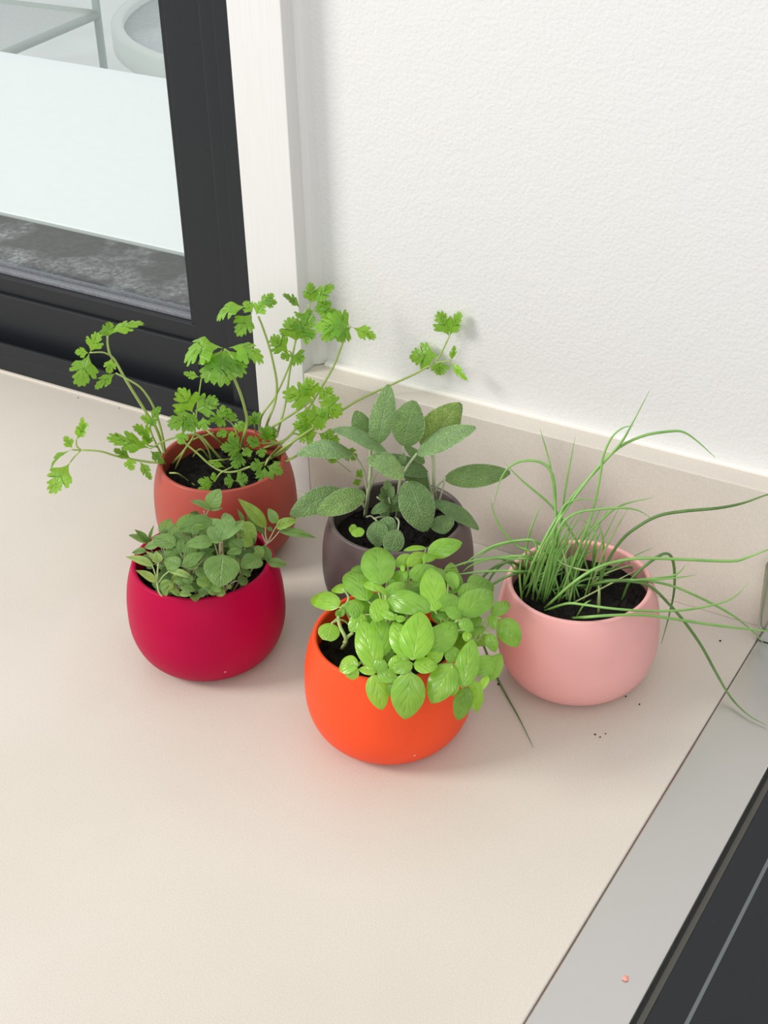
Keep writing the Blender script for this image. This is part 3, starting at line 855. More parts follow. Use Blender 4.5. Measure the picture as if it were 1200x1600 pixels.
    ('parsley',12,(-0.2303,-0.0779,1.1321),(-0.2503,-0.097,1.1234),(-0.176,-0.249,0.952),0.0235,0.22,0.0,3),
    ('parsley',12,(-0.2283,-0.0755,1.1266),(-0.234,-0.0918,1.1109),(0.363,-0.709,0.604),0.0189,0.12,0.0,0),
    ('parsley',12,(-0.2277,-0.0752,1.127),(-0.2341,-0.0779,1.1373),(0.783,-0.513,0.351),0.0113,0.08,0.0,3),
    ('parsley',12,(-0.2261,-0.073,1.1245),(-0.2204,-0.0672,1.1358),(0.221,-0.909,0.354),0.0134,0.08,0.0,3),
    ('parsley',12,(-0.2233,-0.0701,1.1319),(-0.2155,-0.0596,1.1411),(0.292,-0.743,0.602),0.0106,0.08,0.0,0),
    ('parsley',12,(-0.2214,-0.069,1.1328),(-0.2128,-0.0591,1.1335),(0.482,-0.472,0.738),0.0095,0.08,0.0,0),
    ('parsley',13,(-0.2042,-0.0481,1.0933),(-0.2099,-0.048,1.1152),(0.621,-0.767,0.163),0.021,0.08,0.0,0),
    ('parsley',13,(-0.203,-0.0473,1.0939),(-0.1914,-0.038,1.1176),(0.342,-0.919,0.196),0.0209,0.08,0.0,0),
    ('parsley',13,(-0.2011,-0.0462,1.0958),(-0.1862,-0.0418,1.1009),(-0.008,-0.741,0.671),0.0151,0.08,0.0,0),
    ('parsley',13,(-0.2087,-0.0532,1.0846),(-0.2205,-0.0626,1.1003),(0.775,-0.591,0.223),0.0183,0.08,0.0,0),
    ('parsley',13,(-0.2071,-0.051,1.0799),(-0.2139,-0.0586,1.0802),(0.509,-0.423,0.75),0.0113,0.08,0.0,0),
    ('parsley',13,(-0.2071,-0.051,1.0799),(-0.1949,-0.0506,1.0766),(0.231,-0.562,0.794),0.0178,0.08,0.0,0),
    ('parsley',14,(-0.2025,-0.0389,1.1206),(-0.2165,-0.045,1.1344),(0.662,0.154,0.733),0.0128,0.08,0.0,2),
    ('parsley',14,(-0.1963,-0.0328,1.1242),(-0.1979,-0.029,1.1428),(0.735,-0.65,0.192),0.0137,0.08,0.0,0),
    ('parsley',14,(-0.1961,-0.0326,1.1245),(-0.1813,-0.0166,1.1386),(0.187,-0.742,0.644),0.0134,0.08,0.0,0),
    ('parsley',14,(-0.1948,-0.033,1.1182),(-0.1741,-0.0205,1.1139),(0.466,-0.52,0.716),0.0141,0.08,0.0,0),
    ('parsley',14,(-0.1942,-0.0326,1.1193),(-0.1813,-0.0213,1.1239),(0.308,-0.637,0.707),0.0111,0.08,0.0,0),
    ('parsley',14,(-0.2027,-0.039,1.1163),(-0.1924,-0.0351,1.11),(0.582,-0.508,0.635),0.0161,0.08,0.0,0),
    ('parsley',14,(-0.2021,-0.0386,1.117),(-0.2025,-0.0447,1.1142),(0.402,-0.41,0.819),0.0114,0.08,0.0,0),
    ('parsley',15,(-0.1629,-0.0231,1.1056),(-0.1841,-0.0476,1.1103),(0.613,-0.398,0.682),0.022,0.16,0.0,3),
    ('parsley',15,(-0.163,-0.0231,1.105),(-0.1773,-0.0481,1.1001),(0.504,-0.433,0.747),0.0174,0.16,0.0,0),
    ('parsley',15,(-0.1632,-0.0232,1.1047),(-0.1665,-0.0381,1.0975),(0.424,-0.468,0.775),0.0157,0.1,0.0,0),
    ('parsley',15,(-0.1629,-0.0231,1.1062),(-0.1761,-0.0287,1.1189),(0.703,-0.496,0.51),0.016,0.1,0.0,0),
    ('parsley',15,(-0.1618,-0.0212,1.1047),(-0.1439,-0.0104,1.0935),(0.638,-0.682,0.357),0.0122,0.08,0.0,3),
    ('parsley',16,(-0.1833,-0.0553,1.0432),(-0.2049,-0.0707,1.0535),(0.652,-0.61,0.451),0.0233,0.08,0.0,1),
    ('parsley',16,(-0.183,-0.0551,1.0441),(-0.1896,-0.0556,1.0644),(0.632,-0.752,0.188),0.017,0.08,0.0,1),
    ('parsley',16,(-0.1805,-0.0536,1.0426),(-0.1603,-0.0461,1.0303),(0.548,-0.687,0.477),0.0241,0.08,0.0,1),
    ('parsley',16,(-0.1805,-0.0536,1.0433),(-0.1696,-0.0447,1.0538),(0.337,-0.86,0.384),0.0141,0.08,0.0,1),
    ('parsley',16,(-0.1846,-0.056,1.0419),(-0.1737,-0.06,1.0175),(0.557,-0.745,0.367),0.0184,0.08,0.0,1),
    ('parsley',16,(-0.1914,-0.0544,1.0353),(-0.1889,-0.0575,1.0171),(0.556,-0.803,0.216),0.0199,0.08,0.0,1),
    ('parsley',17,(-0.0868,0.018,1.0953),(-0.0982,0.019,1.1163),(0.634,-0.677,0.373),0.0179,0.04,0.0,0),
    ('parsley',17,(-0.0865,0.018,1.0952),(-0.0768,0.021,1.1195),(-0.219,-0.954,0.206),0.0137,0.06,0.0,0),
    ('parsley',17,(-0.096,0.017,1.0752),(-0.1248,0.014,1.0683),(-0.01,-0.898,0.439),0.0228,0.05,0.0,0),
    ('parsley',17,(-0.0949,0.015,1.0711),(-0.093,0.013,1.058),(0.486,-0.85,0.202),0.0169,0.05,0.0,0),
    ('parsley',17,(-0.081,0.01,1.0765),(-0.0782,0.012,1.0914),(0.703,-0.711,-0.035),0.0064,0.08,0.0,1),
    ('parsley',17,(-0.081,0.01,1.0759),(-0.0612,0.004,1.0647),(-0.051,-0.916,0.398),0.0076,0.1,0.0,3),
    ('parsley',18,(-0.183,-0.0539,1.0106),(-0.1955,-0.0673,1.0072),(0.511,-0.626,0.589),0.0187,0.08,0.0,1),
    ('parsley',18,(-0.1835,-0.0531,1.0113),(-0.201,-0.0648,1.0193),(0.627,-0.587,0.512),0.0158,0.08,0.0,1),
    ('parsley',18,(-0.1825,-0.0536,1.0094),(-0.1649,-0.0465,0.9997),(0.553,-0.646,0.525),0.0173,0.08,0.0,0),
    ('parsley',18,(-0.1721,-0.0462,0.9884),(-0.171,-0.049,0.9779),(0.513,-0.813,0.274),0.0137,0.08,0.0,0),
    ('parsley',18,(-0.1646,-0.0404,0.99),(-0.1536,-0.0349,0.98),(0.678,-0.607,0.414),0.0123,0.08,0.0,2),
    ('parsley',18,(-0.1573,-0.0337,0.9589),(-0.151,-0.0275,0.9654),(0.139,-0.783,0.607),0.0082,0.08,0.0,0),
    ('parsley',18,(-0.1573,-0.0337,0.9584),(-0.154,-0.034,0.9509),(0.674,-0.663,0.327),0.0079,0.08,0.0,0),
    ('parsley',19,(-0.2315,-0.081,1.0191),(-0.2362,-0.0827,1.0272),(0.789,-0.506,0.349),0.0073,0.15,0.0,0),
    ('parsley',19,(-0.2315,-0.081,1.0191),(-0.2273,-0.0761,1.0304),(0.238,-0.922,0.305),0.0073,0.15,0.0,0),
    ('parsley',19,(-0.2315,-0.081,1.0191),(-0.2319,-0.0784,1.0311),(0.518,-0.834,0.191),0.0071,0.15,0.0,0),
    ('parsley',19,(-0.2315,-0.081,1.0191),(-0.2383,-0.0809,1.0209),(0.219,-0.527,0.821),0.0075,0.15,0.0,0),
    ('parsley',19,(-0.2315,-0.081,1.0191),(-0.2281,-0.0766,1.023),(0.241,-0.754,0.612),0.0074,0.15,0.0,0),
    ('parsley',20,(-0.2189,-0.0803,1.0063),(-0.225,-0.0824,1.0186),(0.791,-0.53,0.305),0.0102,0.15,0.0,0),
    ('parsley',20,(-0.2189,-0.0803,1.0063),(-0.2177,-0.0788,1.0211),(0.472,-0.88,0.055),0.01,0.15,0.0,0),
    ('parsley',20,(-0.2189,-0.0803,1.0063),(-0.2113,-0.0767,1.0111),(0.002,-0.797,0.604),0.0107,0.15,0.0,0),
    ('parsley',20,(-0.2189,-0.0803,1.0063),(-0.2115,-0.0818,1.021),(-0.049,-0.996,-0.078),0.0107,0.15,0.0,0),
    ('parsley',20,(-0.2189,-0.0803,1.0063),(-0.2233,-0.0819,1.0072),(0.352,-0.528,0.773),0.0106,0.15,0.0,0),
    ('parsley',20,(-0.2189,-0.0803,1.0063),(-0.2102,-0.077,1.0181),(-0.042,-0.953,0.299),0.0106,0.15,0.0,2),
    ('parsley',26,(-0.2354,-0.1231,0.995),(-0.2496,-0.1293,1.0017),(0.532,-0.445,0.721),0.0054,0.08,0.0,4),
   ]},
  'red': {'pos': (-0.1745, -0.2441, 0.9), 'soil': 0.07, 'stem_mat': 'oregano_stem',
   'stems': [
    ([([(-0.1517,-0.2702,0.967),(-0.1473,-0.2752,0.9787),(-0.1429,-0.2802,0.9905)],0.9,0.7),([(-0.1429,-0.2802,0.9905),(-0.1363,-0.2822,1.0007),(-0.1296,-0.2842,1.0049)],0.6,0.4),([(-0.1429,-0.2802,0.9905),(-0.1391,-0.281,1.0024),(-0.1353,-0.2817,1.0083)],0.6,0.4),([(-0.1429,-0.2802,0.9905),(-0.1432,-0.2855,1.0032),(-0.1434,-0.2907,1.0099)],0.6,0.4),([(-0.1429,-0.2802,0.9905),(-0.1384,-0.2835,0.9999),(-0.1339,-0.2868,1.0033)],0.6,0.4),([(-0.1429,-0.2802,0.9905),(-0.1418,-0.2872,0.9974),(-0.1406,-0.2941,0.9984)],0.6,0.4)],None),
    ([([(-0.1554,-0.2354,0.967),(-0.1506,-0.2332,0.9858),(-0.1458,-0.2311,1.0046)],0.9,0.7),([(-0.1458,-0.2311,1.0046),(-0.1442,-0.2303,1.0172),(-0.1426,-0.2296,1.0238)],0.6,0.4)],None),
    ([([(-0.1509,-0.2584,0.967),(-0.145,-0.262,0.9892),(-0.1391,-0.2656,1.0114)],0.9,0.7),([(-0.1391,-0.2656,1.0114),(-0.1414,-0.2654,1.0239),(-0.1436,-0.2652,1.0305)],0.6,0.4),([(-0.1391,-0.2656,1.0114),(-0.1366,-0.2665,1.0262),(-0.1341,-0.2674,1.035)],0.6,0.4),([(-0.1391,-0.2656,1.0114),(-0.1366,-0.2662,1.0262),(-0.1341,-0.2668,1.0351)],0.6,0.4),([(-0.1391,-0.2656,1.0114),(-0.137,-0.2669,1.0263),(-0.1348,-0.2683,1.0352)],0.6,0.4),([(-0.1391,-0.2656,1.0114),(-0.1369,-0.2667,1.0263),(-0.1346,-0.2679,1.0351)],0.6,0.4),([(-0.1391,-0.2656,1.0114),(-0.1345,-0.269,1.0219),(-0.1298,-0.2723,1.0265)],0.6,0.4)],None),
    ([([(-0.1716,-0.2522,0.967),(-0.1708,-0.2543,0.9881),(-0.1701,-0.2563,1.0091)],0.9,0.7),([(-0.1701,-0.2563,1.0091),(-0.1729,-0.2602,1.0217),(-0.1756,-0.2642,1.0283)],0.6,0.4),([(-0.1701,-0.2563,1.0091),(-0.1657,-0.249,1.0227),(-0.1613,-0.2417,1.0302)],0.6,0.4),([(-0.1701,-0.2563,1.0091),(-0.1766,-0.2575,1.0212),(-0.1832,-0.2587,1.0272)],0.6,0.4),([(-0.1701,-0.2563,1.0091),(-0.1688,-0.2581,1.0239),(-0.1674,-0.2598,1.0328)],0.6,0.4),([(-0.1701,-0.2563,1.0091),(-0.1653,-0.2601,1.023),(-0.1606,-0.2639,1.0308)],0.6,0.4)],None),
    ([([(-0.1626,-0.2683,0.967),(-0.1596,-0.2743,0.9841),(-0.1567,-0.2804,1.0012)],0.9,0.7),([(-0.1567,-0.2804,1.0012),(-0.1576,-0.2852,1.0123),(-0.1586,-0.29,1.0174)],0.6,0.4),([(-0.1567,-0.2804,1.0012),(-0.1552,-0.2868,1.0139),(-0.1537,-0.2933,1.0206)],0.6,0.4),([(-0.1567,-0.2804,1.0012),(-0.1549,-0.2852,1.0126),(-0.1531,-0.2901,1.018)],0.6,0.4),([(-0.1567,-0.2804,1.0012),(-0.1598,-0.2817,1.0153),(-0.163,-0.2831,1.0234)],0.6,0.4),([(-0.1567,-0.2804,1.0012),(-0.1585,-0.2814,1.0147),(-0.1603,-0.2824,1.0223)],0.6,0.4),([(-0.1567,-0.2804,1.0012),(-0.1605,-0.281,1.0148),(-0.1643,-0.2815,1.0225)],0.6,0.4),([(-0.1567,-0.2804,1.0012),(-0.1515,-0.282,1.0115),(-0.1463,-0.2836,1.0158)],0.6,0.4),([(-0.1567,-0.2804,1.0012),(-0.1543,-0.2863,1.0096),(-0.1519,-0.2922,1.012)],0.6,0.4),([(-0.1567,-0.2804,1.0012),(-0.1509,-0.2768,1.0133),(-0.1452,-0.2732,1.0195)],0.6,0.4),([(-0.1567,-0.2804,1.0012),(-0.1536,-0.2775,1.0141),(-0.1505,-0.2746,1.0211)],0.6,0.4)],None),
    ([([(-0.166,-0.2784,0.967),(-0.1645,-0.2846,0.9784),(-0.1629,-0.2907,0.9899)],0.9,0.7),([(-0.1629,-0.2907,0.9899),(-0.1609,-0.2935,1.0033),(-0.1588,-0.2964,1.0107)],0.6,0.4),([(-0.1629,-0.2907,0.9899),(-0.1663,-0.2974,0.9994),(-0.1696,-0.3041,1.003)],0.6,0.4),([(-0.1629,-0.2907,0.9899),(-0.1587,-0.2946,1.001),(-0.1545,-0.2985,1.0062)],0.6,0.4),([(-0.1629,-0.2907,0.9899),(-0.1644,-0.2986,0.9972),(-0.1659,-0.3066,0.9985)],0.6,0.4),([(-0.1629,-0.2907,0.9899),(-0.1616,-0.2965,0.9996),(-0.1603,-0.3023,1.0034)],0.6,0.4),([(-0.1629,-0.2907,0.9899),(-0.1583,-0.2957,0.9978),(-0.1536,-0.3007,0.9998)],0.6,0.4),([(-0.1629,-0.2907,0.9899),(-0.1611,-0.2956,1.0016),(-0.1594,-0.3005,1.0074)],0.6,0.4)],None),
    ([([(-0.1438,-0.251,0.967),(-0.1362,-0.2528,0.9801),(-0.1285,-0.2545,0.9932)],0.9,0.7),([(-0.1285,-0.2545,0.9932),(-0.128,-0.2555,1.0063),(-0.1276,-0.2565,1.0134)],0.6,0.4),([(-0.1285,-0.2545,0.9932),(-0.1239,-0.2547,1.0016),(-0.1192,-0.2548,1.0039)],0.6,0.4)],None),
    ([([(-0.1427,-0.2407,0.967),(-0.1348,-0.2399,0.981),(-0.1268,-0.2391,0.995)],0.9,0.7),([(-0.1268,-0.2391,0.995),(-0.1218,-0.2408,1.0054),(-0.1167,-0.2425,1.0098)],0.6,0.4),([(-0.1268,-0.2391,0.995),(-0.1266,-0.2368,1.0066),(-0.1263,-0.2345,1.0123)],0.6,0.4)],None),
    ([([(-0.1551,-0.2367,0.967),(-0.1502,-0.2349,0.9868),(-0.1454,-0.2331,1.0067)],0.9,0.7),([(-0.1454,-0.2331,1.0067),(-0.1437,-0.2324,1.0196),(-0.1421,-0.2318,1.0266)],0.6,0.4)],None),
    ([([(-0.1445,-0.2624,0.967),(-0.139,-0.2657,0.9773),(-0.1335,-0.269,0.9876)],0.9,0.7),([(-0.1335,-0.269,0.9876),(-0.1281,-0.2678,0.997),(-0.1226,-0.2666,1.0005)],0.6,0.4),([(-0.1335,-0.269,0.9876),(-0.1302,-0.2747,0.9972),(-0.1268,-0.2803,1.0008)],0.6,0.4),([(-0.1335,-0.269,0.9876),(-0.1288,-0.2729,0.9978),(-0.124,-0.2767,1.0021)],0.6,0.4)],None),
    ([([(-0.1806,-0.2661,0.967),(-0.1821,-0.2716,0.9846),(-0.1836,-0.2771,1.0021)],0.9,0.7),([(-0.1836,-0.2771,1.0021),(-0.1845,-0.2725,1.0178),(-0.1854,-0.268,1.0275)],0.6,0.4),([(-0.1836,-0.2771,1.0021),(-0.1768,-0.2783,1.0173),(-0.17,-0.2796,1.0265)],0.6,0.4),([(-0.1836,-0.2771,1.0021),(-0.1842,-0.2791,1.0159),(-0.1848,-0.2811,1.0237)],0.6,0.4),([(-0.1836,-0.2771,1.0021),(-0.1897,-0.2814,1.0123),(-0.1957,-0.2857,1.0165)],0.6,0.4),([(-0.1836,-0.2771,1.0021),(-0.1796,-0.2827,1.0129),(-0.1756,-0.2883,1.0177)],0.6,0.4),([(-0.1836,-0.2771,1.0021),(-0.1825,-0.2724,1.0174),(-0.1815,-0.2678,1.0266)],0.6,0.4),([(-0.1836,-0.2771,1.0021),(-0.1885,-0.2726,1.0156),(-0.1935,-0.2681,1.023)],0.6,0.4),([(-0.1836,-0.2771,1.0021),(-0.1855,-0.2845,1.0111),(-0.1875,-0.292,1.014)],0.6,0.4),([(-0.1836,-0.2771,1.0021),(-0.1856,-0.2865,1.0086),(-0.1875,-0.296,1.0091)],0.6,0.4)],None),
    ([([(-0.1474,-0.2459,0.967),(-0.1406,-0.2463,0.984),(-0.1338,-0.2468,1.001)],0.9,0.7),([(-0.1338,-0.2468,1.001),(-0.1334,-0.2444,1.0147),(-0.1329,-0.242,1.0225)],0.6,0.4),([(-0.1338,-0.2468,1.001),(-0.1307,-0.249,1.0131),(-0.1276,-0.2512,1.0193)],0.6,0.4),([(-0.1338,-0.2468,1.001),(-0.1303,-0.2497,1.0132),(-0.1267,-0.2525,1.0195)],0.6,0.4),([(-0.1338,-0.2468,1.001),(-0.132,-0.2447,1.0108),(-0.1301,-0.2426,1.0146)],0.6,0.4)],None),
    ([([(-0.2051,-0.1901,0.97),(-0.1747,-0.2326,1.0171),(-0.177,-0.2304,1.0221),(-0.1783,-0.23,1.0281)],0.8,0.6),([(-0.1769,-0.2303,1.0234),(-0.1758,-0.2285,1.0268),(-0.1741,-0.2275,1.0298)],0.6,0.5)],None),
    ([([(-0.2261,-0.239,0.97),(-0.2057,-0.2677,1.0041),(-0.2057,-0.27,1.0129)],0.7,0.5)],None),
    ([([(-0.1711,-0.2993,0.9879),(-0.174,-0.3011,0.9939),(-0.1751,-0.3006,1.0006),(-0.1757,-0.2986,1.0081),(-0.1753,-0.296,1.0188)],0.9,0.7),([(-0.1751,-0.3006,1.0038),(-0.176,-0.3011,1.0128),(-0.1771,-0.3018,1.0197)],0.6,0.5),([(-0.1744,-0.3002,1.0022),(-0.1698,-0.2985,1.0092),(-0.1647,-0.2966,1.0146)],0.6,0.5),([(-0.17,-0.2952,0.9914),(-0.1673,-0.2959,0.9986),(-0.165,-0.2956,1.0041)],0.6,0.5),([(-0.175,-0.3005,1.0022),(-0.1756,-0.302,1.0048)],0.6,0.5)],'chive_pale'),
    ([([(-0.1546,-0.1996,0.97),(-0.1398,-0.2184,0.9934),(-0.1324,-0.2116,0.9988),(-0.1337,-0.21,1.0064),(-0.1338,-0.2089,1.014)],0.9,0.6),([(-0.1323,-0.2115,0.9988),(-0.1288,-0.2094,1.0066),(-0.1248,-0.207,1.0157)],0.6,0.5),([(-0.1321,-0.2114,0.9988),(-0.1258,-0.2099,1.0061),(-0.1208,-0.2081,1.0135)],0.6,0.5),([(-0.1324,-0.2116,0.9984),(-0.1307,-0.2152,1.0007)],0.6,0.5),([(-0.1324,-0.2116,0.9988),(-0.1385,-0.2082,1.0056),(-0.1388,-0.2061,1.0087)],0.6,0.5),([(-0.141,-0.2168,0.9921),(-0.1495,-0.2126,1.0083),(-0.1528,-0.2123,1.0141)],0.6,0.5)],None),
    ([([(-0.1685,-0.2219,0.97),(-0.1419,-0.2571,1.0139),(-0.1429,-0.2577,1.0248)],1.0,0.8),([(-0.1418,-0.2571,1.0144),(-0.1415,-0.2569,1.023),(-0.1416,-0.2569,1.0264)],0.6,0.5)],None),
   ],
   'leaves': [
    ('oregano',3,(-0.1748,-0.2651,1.0291),(-0.1791,-0.2409,1.0308),(0.293,-0.014,0.956),0.0159,0.07,0.0,1),
    ('oregano',3,(-0.1605,-0.2427,1.031),(-0.1771,-0.2651,1.0304),(0.402,-0.319,0.858),0.0159,0.07,0.0,0),
    ('lance',10,(-0.1846,-0.269,1.0283),(-0.1844,-0.2565,1.0306),(0.356,-0.172,0.919),0.0034,0.07,0.0,3),
    ('oregano',10,(-0.1692,-0.2805,1.0274),(-0.1946,-0.2779,1.0254),(-0.112,-0.39,0.914),0.0135,0.07,0.0,0),
    ('lance',10,(-0.184,-0.282,1.0245),(-0.1973,-0.2857,1.0194),(-0.137,-0.603,0.786),0.0077,0.07,0.0,3),
    ('lance',10,(-0.1949,-0.2866,1.0173),(-0.2107,-0.2857,1.0102),(-0.383,-0.482,0.788),0.0064,0.07,0.0,0),
    ('oregano',4,(-0.1578,-0.291,1.0182),(-0.1727,-0.2923,1.0194),(0.108,-0.423,0.9),0.0123,0.07,0.0,3),
    ('oregano',10,(-0.1747,-0.2892,1.0185),(-0.1684,-0.2809,1.0228),(0.216,-0.574,0.79),0.0107,0.07,0.0,0),
    ('lance',4,(-0.1529,-0.2943,1.0214),(-0.1435,-0.2773,1.027),(0.305,-0.442,0.844),0.0105,0.07,0.0,0),
    ('oregano',4,(-0.1523,-0.291,1.0188),(-0.1465,-0.2823,1.0218),(0.278,-0.475,0.835),0.0101,0.07,0.0,3),
    ('oregano',4,(-0.1622,-0.284,1.0242),(-0.1699,-0.2728,1.0293),(0.239,-0.254,0.937),0.0066,0.07,0.0,0),
    ('oregano',4,(-0.1595,-0.2834,1.0231),(-0.155,-0.2721,1.0266),(0.333,-0.396,0.856),0.0105,0.07,0.0,0),
    ('oregano',4,(-0.1635,-0.2825,1.0233),(-0.1717,-0.2788,1.0257),(0.133,-0.311,0.941),0.0072,0.07,0.0,0),
    ('oregano',2,(-0.1429,-0.2662,1.0313),(-0.1588,-0.2808,1.0314),(0.352,-0.382,0.854),0.0117,0.07,0.0,3),
    ('oregano',3,(-0.1824,-0.2596,1.028),(-0.1823,-0.2527,1.0289),(0.357,-0.125,0.926),0.0076,0.07,0.0,1),
    ('oregano',3,(-0.1666,-0.2608,1.0336),(-0.1576,-0.2551,1.0331),(0.312,-0.419,0.853),0.0061,0.07,0.0,1),
    ('oregano',3,(-0.1598,-0.2648,1.0316),(-0.1671,-0.2602,1.033),(0.039,-0.231,0.972),0.0064,0.07,0.0,0),
    ('oregano',10,(-0.1807,-0.2687,1.0274),(-0.1682,-0.2723,1.0262),(0.003,-0.322,0.947),0.0092,0.07,0.0,2),
    ('oregano',10,(-0.1926,-0.2691,1.0239),(-0.186,-0.2664,1.0256),(0.012,-0.568,0.823),0.0081,0.07,0.0,2),
    ('oregano',2,(-0.1334,-0.2684,1.0358),(-0.1467,-0.2376,1.0371),(0.11,0.006,0.994),0.0162,0.07,0.0,3),
    ('oregano',2,(-0.1334,-0.2678,1.0359),(-0.1379,-0.2325,1.0328),(-0.126,0.07,0.99),0.0161,0.07,0.0,3),
    ('oregano',2,(-0.134,-0.2693,1.036),(-0.1483,-0.2612,1.0405),(0.336,0.076,0.939),0.0154,0.07,0.0,3),
    ('oregano',2,(-0.1339,-0.2689,1.036),(-0.1405,-0.2737,1.0376),(0.439,-0.33,0.836),0.0055,0.07,0.0,3),
    ('oregano',2,(-0.129,-0.2733,1.0273),(-0.1215,-0.2915,1.0101),(0.437,-0.514,0.738),0.028,0.07,0.0,0),
    ('oregano',7,(-0.116,-0.2435,1.0106),(-0.119,-0.2652,1.013),(0.415,0.042,0.909),0.0159,0.07,0.0,0),
    ('oregano',8,(-0.1414,-0.2328,1.0274),(-0.1271,-0.2312,1.0188),(0.505,-0.404,0.763),0.0148,0.07,0.0,4),
    ('oregano',11,(-0.1321,-0.2429,1.0233),(-0.1248,-0.2398,1.0177),(0.661,-0.31,0.683),0.0113,0.07,0.0,4),
    ('oregano',11,(-0.1269,-0.2522,1.0201),(-0.1366,-0.2535,1.026),(0.509,-0.394,0.765),0.0128,0.07,0.0,0),
    ('oregano',11,(-0.1259,-0.2535,1.0204),(-0.1316,-0.2655,1.0226),(0.51,-0.083,0.856),0.007,0.07,0.0,3),
    ('oregano',7,(-0.1255,-0.2355,1.0131),(-0.1188,-0.2368,1.0052),(0.612,-0.504,0.61),0.0095,0.07,0.0,1),
    ('oregano',1,(-0.1418,-0.2306,1.0247),(-0.1395,-0.2427,1.0255),(0.258,0.121,0.959),0.0101,0.07,0.0,2),
    ('oregano',11,(-0.1293,-0.2436,1.0154),(-0.1244,-0.2387,1.0106),(0.751,-0.117,0.65),0.0085,0.07,0.0,5),
    ('oregano',6,(-0.1268,-0.2574,1.0143),(-0.1282,-0.2476,1.0165),(0.289,-0.17,0.942),0.0095,0.07,0.0,5),
    ('oregano',6,(-0.1184,-0.2558,1.0047),(-0.121,-0.2633,1.0059),(0.482,-0.022,0.876),0.0103,0.07,0.0,2),
    ('oregano',9,(-0.1219,-0.2675,1.0013),(-0.1176,-0.2593,0.9976),(0.623,0.028,0.782),0.0095,0.07,0.0,2),
    ('oregano',0,(-0.1289,-0.2851,1.0057),(-0.1299,-0.2891,1.0019),(0.27,-0.707,0.654),0.0111,0.07,0.0,1),
    ('oregano',9,(-0.126,-0.2812,1.0016),(-0.1285,-0.287,0.9967),(0.226,-0.682,0.695),0.0096,0.07,0.0,1),
    ('oregano',9,(-0.1232,-0.2777,1.0029),(-0.1216,-0.2774,0.9998),(0.81,-0.448,0.378),0.0038,0.07,0.0,4),
    ('oregano',0,(-0.1346,-0.2827,1.0092),(-0.136,-0.2918,0.9998),(0.303,-0.708,0.638),0.0128,0.07,0.0,0),
    ('oregano',0,(-0.1426,-0.2917,1.0108),(-0.1321,-0.2867,1.0063),(0.498,-0.319,0.806),0.0101,0.07,0.0,1),
    ('oregano',4,(-0.1455,-0.2845,1.0167),(-0.139,-0.2877,1.0103),(0.489,-0.48,0.728),0.0086,0.07,0.0,0),
    ('oregano',5,(-0.158,-0.2973,1.0115),(-0.15,-0.2977,1.0072),(0.423,-0.394,0.816),0.0089,0.07,0.0,0),
    ('oregano',4,(-0.1511,-0.2931,1.0129),(-0.1465,-0.2958,1.0072),(0.524,-0.514,0.679),0.0085,0.07,0.0,0),
    ('oregano',5,(-0.1688,-0.3051,1.0039),(-0.1608,-0.3006,1.0086),(-0.052,-0.683,0.729),0.007,0.07,0.0,1),
    ('oregano',5,(-0.1537,-0.2994,1.0071),(-0.1419,-0.2962,1.0025),(0.424,-0.362,0.83),0.0075,0.07,0.0,0),
    ('oregano',5,(-0.1651,-0.3075,0.9993),(-0.1616,-0.3046,1.0044),(-0.006,-0.872,0.489),0.0077,0.07,0.0,1),
    ('oregano',5,(-0.1594,-0.3032,1.0042),(-0.1513,-0.3029,0.9987),(0.528,-0.387,0.756),0.0056,0.07,0.0,1),
    ('oregano',5,(-0.1528,-0.3017,1.0006),(-0.1442,-0.2979,0.9995),(0.291,-0.401,0.869),0.0059,0.07,0.0,6),
    ('oregano',0,(-0.1331,-0.2878,1.0042),(-0.1287,-0.2869,0.9978),(0.781,-0.4,0.48),0.0088,0.07,0.0,1),
    ('oregano',0,(-0.1398,-0.2951,0.9992),(-0.1347,-0.2893,1.0021),(0.185,-0.565,0.804),0.0076,0.07,0.0,2),
    ('oregano',5,(-0.1586,-0.3014,1.0083),(-0.1595,-0.3058,1.001),(0.328,-0.831,0.449),0.0032,0.07,0.0,4),
    ('oregano',10,(-0.1866,-0.2929,1.0148),(-0.1953,-0.2892,1.0154),(-0.036,-0.245,0.969),0.0073,0.07,0.0,2),
    ('oregano',10,(-0.1867,-0.2969,1.01),(-0.1844,-0.2925,1.0145),(0.217,-0.752,0.623),0.0066,0.07,0.0,2),
    ('oregano',4,(-0.1444,-0.2742,1.0204),(-0.1531,-0.2729,1.024),(0.306,-0.397,0.865),0.0098,0.07,0.0,2),
    ('oregano',4,(-0.1497,-0.2756,1.0219),(-0.1446,-0.2666,1.023),(0.377,-0.319,0.87),0.0103,0.07,0.0,2),
    ('oregano',12,(-0.1742,-0.2276,1.0312),(-0.1669,-0.2208,1.047),(0.325,-0.914,0.241),0.0137,0.08,0.0,3),
    ('lance',12,(-0.1738,-0.2273,1.0293),(-0.1847,-0.2386,1.0402),(0.607,0.168,0.777),0.0086,0.08,0.0,3),
    ('lance',12,(-0.1738,-0.2273,1.0293),(-0.1638,-0.2236,1.031),(0.058,-0.541,0.839),0.0046,0.08,0.0,3),
    ('lance',13,(-0.206,-0.2702,1.0125),(-0.2127,-0.2766,1.0265),(0.916,-0.165,0.367),0.0063,0.08,0.0,0),
    ('oregano',13,(-0.2065,-0.2705,1.0131),(-0.2144,-0.2823,1.0239),(0.792,0.026,0.61),0.0066,0.08,0.0,3),
    ('lance',13,(-0.2054,-0.2698,1.0133),(-0.203,-0.2637,1.0266),(0.32,-0.881,0.349),0.0028,0.15,0.0,0),
    ('lance',14,(-0.1769,-0.3016,1.0189),(-0.1931,-0.3127,1.0284),(0.605,-0.239,0.76),0.0072,0.12,0.0,7),
